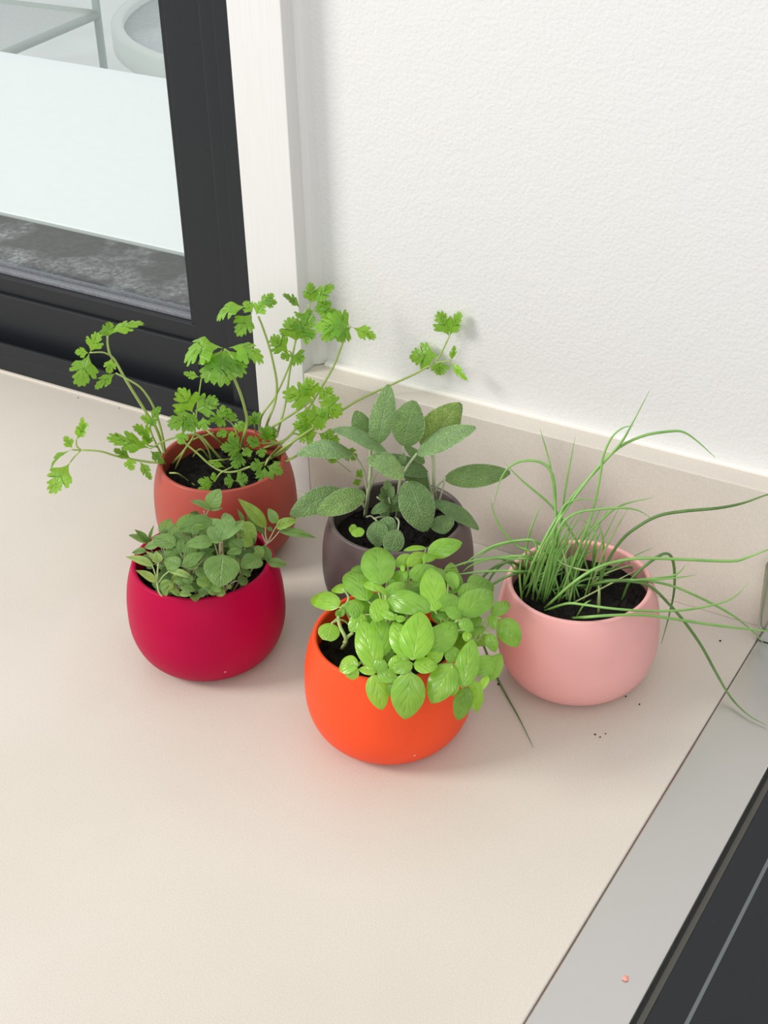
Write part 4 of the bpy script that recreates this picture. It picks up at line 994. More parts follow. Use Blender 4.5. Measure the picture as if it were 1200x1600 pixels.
    ('lance',14,(-0.1754,-0.2961,1.0184),(-0.1774,-0.2949,1.0283),(0.703,-0.677,0.219),0.0086,0.08,0.0,7),
    ('lance',14,(-0.1753,-0.296,1.0196),(-0.184,-0.2989,1.0276),(0.697,-0.316,0.644),0.0042,0.08,0.0,7),
    ('lance',14,(-0.1754,-0.3019,1.0044),(-0.1856,-0.3116,1.0174),(0.817,-0.099,0.567),0.0073,0.1,0.0,7),
    ('lance',14,(-0.1648,-0.2967,1.0142),(-0.1458,-0.2898,1.0077),(0.413,-0.361,0.836),0.0061,0.22,0.0,7),
    ('lance',14,(-0.1647,-0.2966,1.0146),(-0.1673,-0.2959,1.0209),(0.728,-0.578,0.37),0.0033,0.08,0.0,7),
    ('lance',14,(-0.165,-0.2956,1.0037),(-0.1564,-0.2881,1.01),(0.068,-0.683,0.727),0.0069,0.08,0.0,4),
    ('lance',15,(-0.1337,-0.2088,1.014),(-0.1528,-0.2169,1.0396),(0.801,-0.342,0.491),0.0117,0.06,0.0,4),
    ('oregano',15,(-0.1244,-0.2067,1.0194),(-0.1309,-0.2072,1.0314),(0.761,-0.513,0.396),0.0086,0.08,0.0,3),
    ('oregano',15,(-0.125,-0.2071,1.0157),(-0.1088,-0.1996,1.0227),(-0.04,-0.637,0.77),0.0099,0.08,0.0,4),
    ('lance',15,(-0.1211,-0.2082,1.0136),(-0.0927,-0.1981,1.0097),(0.275,-0.434,0.858),0.0076,0.08,0.0,0),
    ('oregano',15,(-0.1387,-0.206,1.0085),(-0.1503,-0.2107,1.0223),(0.775,-0.337,0.535),0.0129,0.08,0.0,2),
    ('lance',15,(-0.132,-0.209,1.0144),(-0.1272,-0.2084,1.0111),(0.542,-0.409,0.734),0.0035,0.08,0.0,0),
    ('lance',15,(-0.1347,-0.2095,1.0064),(-0.142,-0.2116,1.0128),(0.669,-0.365,0.647),0.0035,0.08,0.0,0),
    ('lance',15,(-0.1527,-0.2122,1.0139),(-0.1576,-0.2128,1.0263),(0.795,-0.535,0.286),0.0037,0.08,0.0,3),
    ('lance',15,(-0.1322,-0.2162,1.0007),(-0.1216,-0.2237,0.9879),(0.706,-0.173,0.687),0.0085,0.08,0.0,0),
    ('oregano',15,(-0.1232,-0.2235,0.9917),(-0.1091,-0.2185,0.9901),(0.252,-0.431,0.866),0.0088,0.1,0.0,0),
    ('oregano',11,(-0.1791,-0.2701,0.9879),(-0.1938,-0.2859,0.9879),(0.023,-0.022,0.999),0.0159,0.1,0,2),
    ('oregano',0,(-0.1699,-0.2341,0.9812),(-0.1641,-0.2205,0.9826),(0.366,-0.247,0.897),0.0169,0.1,0,0),
    ('oregano',5,(-0.1961,-0.2334,1.0058),(-0.1822,-0.241,1.0068),(-0.181,-0.197,0.964),0.0111,0.1,0,0),
    ('oregano',7,(-0.1467,-0.2742,0.9902),(-0.16,-0.2787,0.9952),(0.385,-0.118,0.915),0.0169,0.1,0,0),
    ('oregano',1,(-0.154,-0.2598,1.0003),(-0.1595,-0.2474,0.9965),(0.227,0.373,0.9),0.0122,0.1,0,2),
    ('oregano',1,(-0.1691,-0.2686,0.9924),(-0.1677,-0.2467,0.9887),(0.34,0.133,0.931),0.0159,0.1,0,5),
    ('oregano',10,(-0.1844,-0.2791,0.9843),(-0.1931,-0.2686,0.9912),(0.438,-0.213,0.873),0.0122,0.1,0,2),
    ('oregano',0,(-0.1722,-0.2352,1.0),(-0.1745,-0.2505,1.001),(0.178,0.043,0.983),0.016,0.1,0,2),
    ('oregano',3,(-0.1574,-0.2724,1.0029),(-0.1606,-0.2872,1.0078),(0.408,0.203,0.89),0.0123,0.1,0,5),
    ('oregano',2,(-0.1937,-0.2685,0.9997),(-0.1741,-0.2624,1.0006),(0.137,-0.564,0.814),0.014,0.1,0,2),
    ('oregano',9,(-0.1864,-0.2773,0.9845),(-0.1842,-0.256,0.9891),(0.554,-0.234,0.799),0.0098,0.1,0,2),
    ('oregano',11,(-0.1953,-0.2647,0.9892),(-0.2129,-0.2555,0.991),(-0.147,-0.445,0.883),0.0101,0.1,0,0),
    ('oregano',2,(-0.2125,-0.2315,0.9849),(-0.2007,-0.221,0.9819),(0.499,-0.33,0.801),0.0156,0.1,0,0),
    ('oregano',3,(-0.1659,-0.2349,0.9877),(-0.1514,-0.2264,0.9901),(-0.079,-0.137,0.987),0.0178,0.1,0,5),
    ('oregano',0,(-0.1557,-0.2383,0.9883),(-0.1655,-0.2284,0.9889),(0.127,0.062,0.99),0.0117,0.1,0,3),
    ('oregano',0,(-0.1463,-0.2658,0.9979),(-0.1615,-0.2735,1.0029),(0.277,0.074,0.958),0.0204,0.1,0,5),
    ('oregano',5,(-0.1815,-0.2658,1.0028),(-0.1919,-0.2562,0.9995),(-0.311,-0.015,0.95),0.0102,0.1,0,5),
    ('oregano',9,(-0.177,-0.2333,1.0045),(-0.1894,-0.2379,1.0011),(-0.042,-0.52,0.853),0.0119,0.1,0,0),
    ('oregano',2,(-0.1606,-0.2301,0.9904),(-0.151,-0.2143,0.9882),(0.235,-0.008,0.972),0.0217,0.1,0,3),
    ('oregano',6,(-0.186,-0.2563,1.0031),(-0.2014,-0.2495,1.0027),(-0.161,-0.321,0.933),0.0123,0.1,0,3),
    ('oregano',10,(-0.1699,-0.2356,1.0018),(-0.1608,-0.221,1.0032),(0.045,-0.124,0.991),0.014,0.1,0,1),
    ('oregano',5,(-0.2156,-0.2394,0.9885),(-0.2122,-0.2243,0.9867),(0.243,0.061,0.968),0.0173,0.1,0,2),
    ('oregano',7,(-0.1876,-0.2265,1.0078),(-0.1766,-0.244,1.0106),(0.184,0.268,0.946),0.0119,0.1,0,2),
    ('oregano',10,(-0.1844,-0.235,0.9924),(-0.1841,-0.2505,0.9986),(0.114,0.367,0.923),0.0251,0.1,0,1),
    ('oregano',0,(-0.2061,-0.2381,0.9822),(-0.2001,-0.2198,0.9794),(0.439,-0.005,0.898),0.0156,0.1,0,1),
    ('oregano',11,(-0.1775,-0.2375,0.9904),(-0.1903,-0.2259,0.9942),(0.337,0.069,0.939),0.0131,0.1,0,3),
    ('oregano',1,(-0.1847,-0.2479,0.9847),(-0.2034,-0.2371,0.9809),(-0.313,-0.218,0.925),0.0146,0.1,0,0),
    ('oregano',5,(-0.1482,-0.2544,1.0053),(-0.1269,-0.2525,1.0039),(0.069,-0.026,0.997),0.0139,0.1,0,0),
    ('oregano',0,(-0.1771,-0.2784,0.985),(-0.198,-0.2806,0.9836),(-0.033,-0.289,0.957),0.0184,0.1,0,1),
    ('oregano',8,(-0.1875,-0.2679,0.9999),(-0.2021,-0.2705,1.0034),(0.277,-0.392,0.877),0.0121,0.1,0,5),
    ('oregano',2,(-0.1744,-0.2302,0.9891),(-0.1686,-0.2495,0.986),(0.447,-0.009,0.894),0.0154,0.1,0,1),
    ('oregano',9,(-0.1728,-0.2332,0.9982),(-0.1627,-0.2516,1.0022),(0.025,0.227,0.974),0.0123,0.1,0,3),
    ('oregano',8,(-0.1546,-0.2578,0.9877),(-0.1717,-0.2711,0.9858),(0.314,-0.52,0.794),0.0099,0.1,0,3),
    ('oregano',2,(-0.1896,-0.2555,0.9856),(-0.2052,-0.266,0.9892),(0.475,-0.446,0.759),0.0144,0.1,0,1),
    ('oregano',1,(-0.1528,-0.2813,0.9867),(-0.1418,-0.2965,0.9929),(-0.268,0.19,0.945),0.0109,0.1,0,1),
    ('oregano',11,(-0.155,-0.2277,0.99),(-0.1539,-0.2458,0.9908),(0.036,0.049,0.998),0.0147,0.1,0,2),
    ('oregano',5,(-0.149,-0.2644,0.9943),(-0.1348,-0.2797,0.9943),(0.136,0.127,0.983),0.0146,0.1,0,0),
    ('oregano',5,(-0.1552,-0.2074,1.0012),(-0.1537,-0.2225,1.0076),(0.543,0.368,0.755),0.0139,0.1,0,3),
    ('oregano',1,(-0.1728,-0.2422,0.9934),(-0.1836,-0.2258,0.9948),(0.196,0.045,0.98),0.0151,0.1,0,0),
    ('oregano',9,(-0.1586,-0.2851,0.9955),(-0.1532,-0.2699,0.993),(0.448,-0.016,0.894),0.0167,0.1,0,0),
    ('oregano',1,(-0.1529,-0.2262,1.0047),(-0.1373,-0.2197,1.0031),(0.165,-0.159,0.973),0.0209,0.1,0,5),
    ('oregano',5,(-0.1482,-0.2098,0.9915),(-0.1615,-0.2037,0.9968),(0.145,-0.45,0.881),0.0149,0.1,0,1),
    ('oregano',1,(-0.1658,-0.2349,1.0058),(-0.1529,-0.2192,1.002),(0.591,-0.306,0.746),0.0134,0.1,0,3),
    ('oregano',7,(-0.1551,-0.2374,1.0081),(-0.1712,-0.2313,1.005),(-0.129,0.151,0.98),0.0174,0.1,0,5),
    ('oregano',9,(-0.1847,-0.2446,0.9928),(-0.1817,-0.2612,0.9953),(0.082,0.164,0.983),0.0187,0.1,0,5),
    ('oregano',5,(-0.1679,-0.2426,1.0059),(-0.1857,-0.2318,1.011),(0.088,-0.3,0.95),0.015,0.1,0,2),
    ('oregano',5,(-0.1513,-0.2129,0.9895),(-0.1297,-0.2168,0.9878),(0.054,-0.112,0.992),0.0152,0.1,0,1),
    ('oregano',3,(-0.1827,-0.2091,0.9829),(-0.1743,-0.1942,0.9797),(0.601,-0.168,0.781),0.0129,0.1,0,2),
    ('oregano',1,(-0.1993,-0.2431,0.9925),(-0.2127,-0.2404,0.9925),(-0.11,-0.54,0.834),0.0135,0.1,0,1),
    ('oregano',4,(-0.1785,-0.2061,0.9884),(-0.1763,-0.2203,0.9901),(0.047,0.126,0.991),0.02,0.1,0,0),
    ('oregano',2,(-0.1475,-0.2215,0.9889),(-0.1592,-0.2087,0.9913),(-0.066,-0.244,0.968),0.0155,0.1,0,3),
    ('oregano',3,(-0.1772,-0.2117,0.998),(-0.1656,-0.1988,1.0018),(0.286,-0.496,0.82),0.0104,0.1,0,1),
    ('oregano',8,(-0.2089,-0.245,0.999),(-0.1925,-0.2389,0.9954),(0.269,-0.169,0.948),0.015,0.1,0,0),
    ('oregano',6,(-0.1832,-0.2159,0.9968),(-0.1687,-0.2234,0.9986),(-0.298,-0.363,0.883),0.0142,0.1,0,1),
    ('oregano',4,(-0.1803,-0.2271,1.0077),(-0.1652,-0.2191,1.0118),(-0.049,-0.383,0.922),0.0168,0.1,0,3),
    ('oregano',0,(-0.1636,-0.2686,0.9909),(-0.1766,-0.2649,0.9869),(-0.319,-0.122,0.94),0.0166,0.1,0,0),
    ('oregano',4,(-0.1753,-0.2591,1.0072),(-0.1866,-0.2477,1.0122),(0.003,-0.396,0.918),0.0123,0.1,0,0),
    ('oregano',9,(-0.1746,-0.2372,0.9885),(-0.1645,-0.2198,0.9922),(0.427,-0.42,0.801),0.0137,0.1,0,2),
    ('oregano',0,(-0.168,-0.2365,1.004),(-0.1802,-0.2414,1.0005),(-0.078,-0.449,0.89),0.018,0.1,0,5),
    ('oregano',1,(-0.1467,-0.2395,0.9908),(-0.1633,-0.2428,0.9931),(0.17,-0.169,0.971),0.0162,0.1,0,5),
    ('oregano',10,(-0.1811,-0.2773,0.981),(-0.1845,-0.2927,0.9828),(0.102,0.092,0.991),0.0186,0.1,0,5),
    ('oregano',7,(-0.1661,-0.2568,1.0031),(-0.1669,-0.2412,0.9991),(0.257,0.251,0.933),0.0173,0.1,0,1),
    ('oregano',6,(-0.2006,-0.2198,1.0022),(-0.2079,-0.2028,1.0032),(0.427,0.129,0.895),0.0104,0.1,0,5),
    ('oregano',0,(-0.2038,-0.232,0.9898),(-0.1968,-0.2119,0.9877),(0.597,-0.124,0.792),0.0133,0.1,0,0),
    ('oregano',5,(-0.1606,-0.2261,0.9938),(-0.1812,-0.2308,0.996),(0.177,-0.361,0.916),0.0155,0.1,0,0),
    ('oregano',11,(-0.1784,-0.2302,0.988),(-0.1915,-0.2138,0.9869),(0.047,0.104,0.994),0.0134,0.1,0,0),
    ('oregano',2,(-0.1714,-0.2694,0.9828),(-0.1854,-0.2846,0.9852),(0.114,0.052,0.992),0.0158,0.1,0,1),
    ('oregano',1,(-0.1764,-0.2161,0.9886),(-0.1652,-0.2084,0.9925),(0.168,-0.628,0.76),0.0129,0.1,0,0),
    ('oregano',6,(-0.1804,-0.2264,1.0078),(-0.1752,-0.2468,1.0094),(0.206,0.128,0.97),0.0108,0.1,0,2),
    ('oregano',9,(-0.1781,-0.2301,0.9958),(-0.1585,-0.2389,0.997),(-0.193,-0.311,0.93),0.0104,0.1,0,0),
    ('oregano',0,(-0.1869,-0.2471,1.0111),(-0.2033,-0.2515,1.0101),(-0.049,-0.044,0.998),0.0215,0.1,0,1),
    ('oregano',1,(-0.1665,-0.2136,1.0029),(-0.1803,-0.2009,1.009),(0.33,-0.094,0.939),0.0121,0.1,0,3),
    ('oregano',2,(-0.168,-0.2363,1.0105),(-0.1846,-0.2327,1.0166),(0.27,-0.301,0.915),0.0138,0.1,0,0),
    ('oregano',1,(-0.1754,-0.2664,0.9933),(-0.1745,-0.2848,0.9908),(0.101,-0.13,0.986),0.0124,0.1,0,5),
    ('oregano',7,(-0.1946,-0.2369,0.9871),(-0.2068,-0.2521,0.986),(0.159,-0.202,0.966),0.0164,0.1,0,5),
    ('oregano',9,(-0.1481,-0.2235,0.9861),(-0.1564,-0.213,0.99),(0.311,-0.105,0.944),0.0103,0.1,0,0),
    ('oregano',5,(-0.2156,-0.2411,0.9999),(-0.2187,-0.2255,1.0055),(0.195,-0.297,0.935),0.011,0.1,0,1),
    ('oregano',10,(-0.159,-0.2465,1.0),(-0.1581,-0.266,0.996),(0.356,-0.173,0.918),0.0156,0.1,0,1),
    ('oregano',2,(-0.1825,-0.205,0.993),(-0.2031,-0.1998,0.9948),(0.054,-0.123,0.991),0.0141,0.1,0,0),
   ]},
  'brown': {'pos': (-0.0667, -0.1134, 0.9), 'soil': 0.067, 'stem_mat': 'sage_stem',
   'stems': [
    ([([(-0.1078,-0.099,0.967),(-0.0883,-0.1241,1.0087),(-0.0859,-0.1215,1.0357),(-0.0858,-0.1203,1.0555),(-0.0815,-0.1177,1.0598)],1.8,1.2),([(-0.0883,-0.1241,1.0087),(-0.0877,-0.1285,1.0311),(-0.0898,-0.1321,1.0461),(-0.0924,-0.1383,1.0568)],0.9,0.7),([(-0.0874,-0.1236,1.0127),(-0.0822,-0.1181,1.031),(-0.0728,-0.1101,1.0431),(-0.0735,-0.1128,1.0486)],0.9,0.7),([(-0.089,-0.1269,0.9979),(-0.0877,-0.1332,1.0099),(-0.0847,-0.136,1.0199)],0.9,0.7),([(-0.089,-0.1269,0.9979),(-0.0938,-0.1298,1.0062),(-0.1065,-0.1375,1.0164)],0.9,0.7),([(-0.0858,-0.1203,1.0555),(-0.094,-0.1159,1.0617)],0.9,0.7)],None),
    ([([(-0.0821,-0.0872,0.967),(-0.0655,-0.1127,1.005),(-0.0637,-0.1116,1.0249),(-0.0595,-0.1067,1.0372),(-0.0534,-0.1007,1.0484)],1.7,1.1),([(-0.0637,-0.1116,1.0249),(-0.0614,-0.1137,1.0345),(-0.0588,-0.1145,1.0415)],0.9,0.7),([(-0.0647,-0.1122,1.013),(-0.0586,-0.1155,1.0245),(-0.0534,-0.117,1.0298)],0.9,0.7),([(-0.0638,-0.1081,1.0269),(-0.066,-0.1036,1.0396),(-0.0663,-0.1003,1.0514)],0.9,0.7)],None),
    ([([(-0.058,-0.0598,0.967),(-0.0455,-0.0866,1.0124),(-0.0483,-0.0835,1.0398),(-0.054,-0.087,1.0475)],1.7,1.2),([(-0.0444,-0.087,1.0049),(-0.0412,-0.0863,1.0135),(-0.0349,-0.0848,1.0209)],0.9,0.7),([(-0.0419,-0.089,0.9906),(-0.0372,-0.0885,1.0079),(-0.0349,-0.0871,1.0208)],0.9,0.7),([(-0.0442,-0.0893,0.9981),(-0.0466,-0.0907,1.0104),(-0.0491,-0.0911,1.0258)],0.9,0.7),([(-0.0421,-0.0903,0.9973),(-0.0413,-0.0934,1.0009)],0.9,0.7)],None),
    ([([(-0.0891,-0.0891,0.967),(-0.0684,-0.1214,1.005),(-0.0706,-0.1204,1.0158)],1.2,0.8),([(-0.0674,-0.1232,1.0003),(-0.0706,-0.1274,1.0098),(-0.0755,-0.1304,1.016)],0.9,0.7),([(-0.0673,-0.1254,0.9956),(-0.0693,-0.1384,1.0024),(-0.0708,-0.144,1.0032)],0.9,0.7),([(-0.0629,-0.1228,0.9954),(-0.0502,-0.1385,1.0043),(-0.0459,-0.1475,1.0018)],0.9,0.7),([(-0.0832,-0.1351,0.9963),(-0.0771,-0.1384,1.0011),(-0.0677,-0.1444,1.0028)],0.9,0.7)],None),
   ],
   'leaves': [
    ('sage',0,(-0.0815,-0.1177,1.0586),(-0.0746,-0.1077,1.1105),(0.541,-0.836,0.09),0.0209,0.08,0.0,3),
    ('sage',0,(-0.0732,-0.1127,1.0478),(-0.105,-0.1459,1.0798),(0.482,0.321,0.815),0.0281,0.1,0.0,3),
    ('sage',0,(-0.0921,-0.1382,1.0564),(-0.1206,-0.1741,1.0709),(0.445,0.008,0.896),0.0205,0.12,0.1,3),
    ('sage',0,(-0.0938,-0.1158,1.062),(-0.1019,-0.116,1.0834),(0.677,-0.692,0.25),0.016,0.08,0.0,0),
    ('sage',0,(-0.1058,-0.1371,1.0168),(-0.1342,-0.173,1.005),(0.373,-0.542,0.753),0.0219,0.1,0.05,0),
    ('sage',0,(-0.084,-0.1356,1.0199),(-0.1093,-0.1696,1.0118),(0.409,-0.488,0.771),0.0217,0.1,0.0,1),
    ('sage',1,(-0.0663,-0.1003,1.0518),(-0.0606,-0.091,1.0911),(0.193,-0.961,0.2),0.0296,0.08,0.0,0),
    ('sage',1,(-0.0532,-0.1005,1.0481),(-0.0093,-0.081,1.0744),(-0.201,-0.596,0.777),0.022,0.08,0.0,3),
    ('sage',1,(-0.0582,-0.1141,1.0347),(-0.0764,-0.1426,1.0574),(0.756,0.04,0.653),0.0238,0.12,0.0,6),
    ('sage',1,(-0.0534,-0.117,1.0298),(-0.0303,-0.1288,0.9948),(0.552,-0.609,0.569),0.0297,0.1,0.0,0),
    ('sage',1,(-0.0651,-0.1054,1.0365),(-0.0648,-0.1029,1.0464),(0.395,-0.893,0.216),0.0061,0.08,0.0,3),
    ('sage',1,(-0.0639,-0.1058,1.0371),(-0.0661,-0.1083,1.046),(0.807,-0.589,0.035),0.0051,0.08,0.0,3),
    ('sage',2,(-0.0547,-0.0874,1.0469),(-0.0321,-0.069,1.0849),(0.465,-0.873,0.146),0.0311,0.08,0.0,4),
    ('sage',2,(-0.0548,-0.0804,1.0438),(-0.0323,-0.0633,1.0825),(0.244,-0.931,0.271),0.0237,0.08,0.0,0),
    ('sage',2,(-0.0354,-0.0851,1.0205),(0.0135,-0.0625,1.0281),(0.301,-0.817,0.491),0.02,0.06,0.0,0),
    ('sage',2,(-0.0418,-0.0936,1.0013),(0.0005,-0.0937,0.9855),(0.351,-0.003,0.936),0.0193,0.08,0.0,0),
    ('sage',2,(-0.0488,-0.0909,1.0248),(-0.0868,-0.1162,1.0425),(0.504,-0.165,0.848),0.0201,0.08,0.0,2),
    ('sage',2,(-0.0481,-0.0916,1.0094),(-0.0668,-0.0994,1.0273),(0.698,-0.502,0.511),0.0185,0.08,0.0,2),
    ('sage',2,(-0.0522,-0.0906,1.0336),(-0.0684,-0.0957,1.0493),(0.667,-0.542,0.511),0.0087,0.08,0.0,0),
    ('sage',2,(-0.0269,-0.1104,1.0008),(-0.018,-0.119,0.9905),(0.316,-0.575,0.754),0.0202,0.12,0.0,0),
    ('sage',2,(-0.0389,-0.1013,1.0065),(-0.0397,-0.1087,1.0004),(0.316,-0.615,0.722),0.0102,0.08,0.0,2),
    ('sage',3,(-0.0704,-0.1226,1.0121),(-0.0723,-0.1279,1.025),(0.882,-0.468,-0.058),0.0073,0.08,0.0,2),
    ('sage',3,(-0.0692,-0.1219,1.0121),(-0.0636,-0.123,1.0256),(0.017,-0.996,-0.085),0.0073,0.08,0.0,3),
    ('sage',3,(-0.0695,-0.1221,1.0171),(-0.0678,-0.126,1.0325),(0.552,-0.793,-0.259),0.0077,0.08,0.0,3),
    ('sage',3,(-0.0704,-0.1227,1.0091),(-0.0738,-0.1298,1.0181),(0.96,-0.137,0.246),0.0073,0.08,0.0,0),
    ('sage',3,(-0.0683,-0.1214,1.0071),(-0.06,-0.1218,1.0177),(-0.285,-0.94,0.187),0.0083,0.08,0.0,2),
    ('sage',3,(-0.0692,-0.1219,0.999),(-0.0596,-0.1179,1.0077),(-0.069,-0.873,0.483),0.0071,0.08,0.0,0),
    ('sage',3,(-0.067,-0.1206,0.999),(-0.0703,-0.1296,1.0111),(0.978,-0.13,0.165),0.0074,0.08,0.0,0),
    ('sage',3,(-0.0649,-0.1193,0.9989),(-0.0569,-0.1191,1.0111),(-0.176,-0.975,0.133),0.0078,0.08,0.0,0),
    ('sage',3,(-0.0693,-0.122,0.993),(-0.0783,-0.1232,0.997),(0.405,-0.552,0.729),0.007,0.08,0.0,0),
    ('sage',3,(-0.0676,-0.121,1.005),(-0.0731,-0.1211,1.0155),(0.675,-0.652,0.345),0.0068,0.08,0.0,3),
    ('sage',3,(-0.0667,-0.1251,1.008),(-0.0757,-0.1399,1.0049),(0.431,-0.427,0.795),0.0091,0.2,0.0,0),
    ('sage',3,(-0.067,-0.144,1.0027),(-0.0599,-0.156,0.986),(0.082,-0.792,0.605),0.0187,0.14,0.0,0),
    ('sage',3,(-0.067,-0.1416,1.001),(-0.0527,-0.14,0.9928),(0.462,-0.547,0.698),0.0172,0.14,0.0,3),
    ('sage',3,(-0.0456,-0.1474,1.0022),(-0.0478,-0.1604,0.9845),(0.231,-0.797,0.557),0.0177,0.08,0.0,0),
    ('cotyledon',3,(-0.0765,-0.1614,1.0036),(-0.0717,-0.1678,0.9993),(0.239,-0.406,0.882),0.0113,0.08,0.0,1),
    ('cotyledon',3,(-0.0765,-0.1638,1.001),(-0.0802,-0.166,1.0061),(0.811,-0.434,0.391),0.0078,0.08,0.0,1),
    ('cotyledon',3,(-0.0272,-0.0965,0.9921),(-0.0269,-0.0916,0.9945),(0.324,-0.432,0.842),0.0069,0.08,0.0,4),
   ]},
  'orange': {'pos': (0.0082, -0.2582, 0.9), 'soil': 0.068, 'stem_mat': 'basil_stem',
   'stems': [
    ([([(0.0186,-0.249,0.965),(0.0187,-0.2477,0.9922),(0.0188,-0.2464,1.0113)],1.3,1.0),([(0.0188,-0.2464,1.0113),(0.0161,-0.2404,1.031),(0.0134,-0.2343,1.0387)],0.8,0.55),([(0.0188,-0.2464,1.0113),(0.0174,-0.2462,1.0326),(0.016,-0.246,1.0419)],0.8,0.55),([(0.0188,-0.2464,1.0113),(0.02,-0.248,1.0313),(0.0212,-0.2497,1.0392)],0.8,0.55),([(0.0188,-0.2464,1.0113),(0.0199,-0.2471,1.031),(0.021,-0.2479,1.0387)],0.8,0.55),([(0.0188,-0.2464,1.0113),(0.0207,-0.2473,1.0319),(0.0227,-0.2483,1.0404)],0.8,0.55)],None),
    ([([(0.0492,-0.2674,0.965),(0.0506,-0.2699,0.979),(0.052,-0.2723,0.985)],1.3,1.0),([(0.052,-0.2723,0.985),(0.0734,-0.2871,1.0001),(0.0949,-0.3019,1.0031)],0.8,0.55),([(0.052,-0.2723,0.985),(0.0752,-0.2788,1.0008),(0.0984,-0.2854,1.0046)],0.8,0.55),([(0.052,-0.2723,0.985),(0.0773,-0.2758,0.9965),(0.1025,-0.2793,0.996)],0.8,0.55),([(0.052,-0.2723,0.985),(0.0752,-0.2816,1.0002),(0.0983,-0.291,1.0034)],0.8,0.55),([(0.052,-0.2723,0.985),(0.0739,-0.2843,0.9984),(0.0958,-0.2964,0.9998)],0.8,0.55),([(0.052,-0.2723,0.985),(0.078,-0.2762,0.9995),(0.1041,-0.2801,1.002)],0.8,0.55)],None),
    ([([(0.0491,-0.2528,0.965),(0.0622,-0.2531,0.9863),(0.0753,-0.2535,0.9996)],1.3,1.0),([(0.0753,-0.2535,0.9996),(0.0779,-0.252,1.0196),(0.0804,-0.2505,1.0275)],0.8,0.55),([(0.0753,-0.2535,0.9996),(0.0838,-0.2552,1.0155),(0.0922,-0.257,1.0195)],0.8,0.55),([(0.0753,-0.2535,0.9996),(0.0811,-0.2536,1.0169),(0.0869,-0.2538,1.0222)],0.8,0.55)],None),
    ([([(0.0319,-0.282,0.965),(0.0334,-0.2889,0.9835),(0.0349,-0.2957,0.994)],1.3,1.0),([(0.0349,-0.2957,0.994),(0.0352,-0.3086,1.0091),(0.0355,-0.3215,1.0122)],0.8,0.55),([(0.0349,-0.2957,0.994),(0.0353,-0.304,1.0113),(0.0358,-0.3123,1.0165)],0.8,0.55),([(0.0349,-0.2957,0.994),(0.0486,-0.3047,1.015),(0.0622,-0.3136,1.024)],0.8,0.55),([(0.0349,-0.2957,0.994),(0.0463,-0.3029,1.0133),(0.0578,-0.3101,1.0207)],0.8,0.55),([(0.0349,-0.2957,0.994),(0.0363,-0.3101,1.0085),(0.0377,-0.3246,1.011)],0.8,0.55),([(0.0349,-0.2957,0.994),(0.0357,-0.3111,1.008),(0.0365,-0.3265,1.0101)],0.8,0.55),([(0.0349,-0.2957,0.994),(0.0367,-0.3099,1.0087),(0.0386,-0.3241,1.0115)],0.8,0.55),([(0.0349,-0.2957,0.994),(0.0406,-0.3077,1.0098),(0.0464,-0.3197,1.0137)],0.8,0.55),([(0.0349,-0.2957,0.994),(0.0369,-0.3101,1.0085),(0.0388,-0.3245,1.0109)],0.8,0.55),([(0.0349,-0.2957,0.994),(0.0482,-0.3047,1.0131),(0.0616,-0.3136,1.0202)],0.8,0.55),([(0.0349,-0.2957,0.994),(0.0483,-0.3044,1.0126),(0.0618,-0.313,1.0192)],0.8,0.55),([(0.0349,-0.2957,0.994),(0.0489,-0.307,1.0111),(0.063,-0.3183,1.0163)],0.8,0.55),([(0.0349,-0.2957,0.994),(0.0433,-0.3085,1.0072),(0.0517,-0.3212,1.0084)],0.8,0.55)],None),
    ([([(0.0056,-0.2459,0.965),(0.0,-0.2432,0.9892),(-0.0055,-0.2406,1.0054)],1.3,1.0),([(-0.0055,-0.2406,1.0054),(-0.0151,-0.2403,1.0209),(-0.0246,-0.2401,1.0245)],0.8,0.55),([(-0.0055,-0.2406,1.0054),(-0.0007,-0.2387,1.0277),(0.0042,-0.2367,1.0381)],0.8,0.55)],None),
    ([([(0.0191,-0.2835,0.965),(0.0186,-0.2934,0.9811),(0.0181,-0.3032,0.9892)],1.3,1.0),([(0.0181,-0.3032,0.9892),(0.0195,-0.3126,1.0048),(0.0209,-0.3221,1.0083)],0.8,0.55),([(0.0181,-0.3032,0.9892),(0.0185,-0.3126,1.0046),(0.019,-0.3221,1.008)],0.8,0.55)],None),
    ([([(0.0488,-0.2473,0.965),(0.0631,-0.245,0.9864),(0.0774,-0.2426,0.9998)],1.3,1.0),([(0.0774,-0.2426,0.9998),(0.0827,-0.242,1.0177),(0.0879,-0.2414,1.0236)],0.8,0.55),([(0.0774,-0.2426,0.9998),(0.0854,-0.2403,1.0164),(0.0933,-0.238,1.0209)],0.8,0.55),([(0.0774,-0.2426,0.9998),(0.0825,-0.2425,1.0187),(0.0877,-0.2424,1.0255)],0.8,0.55)],None),
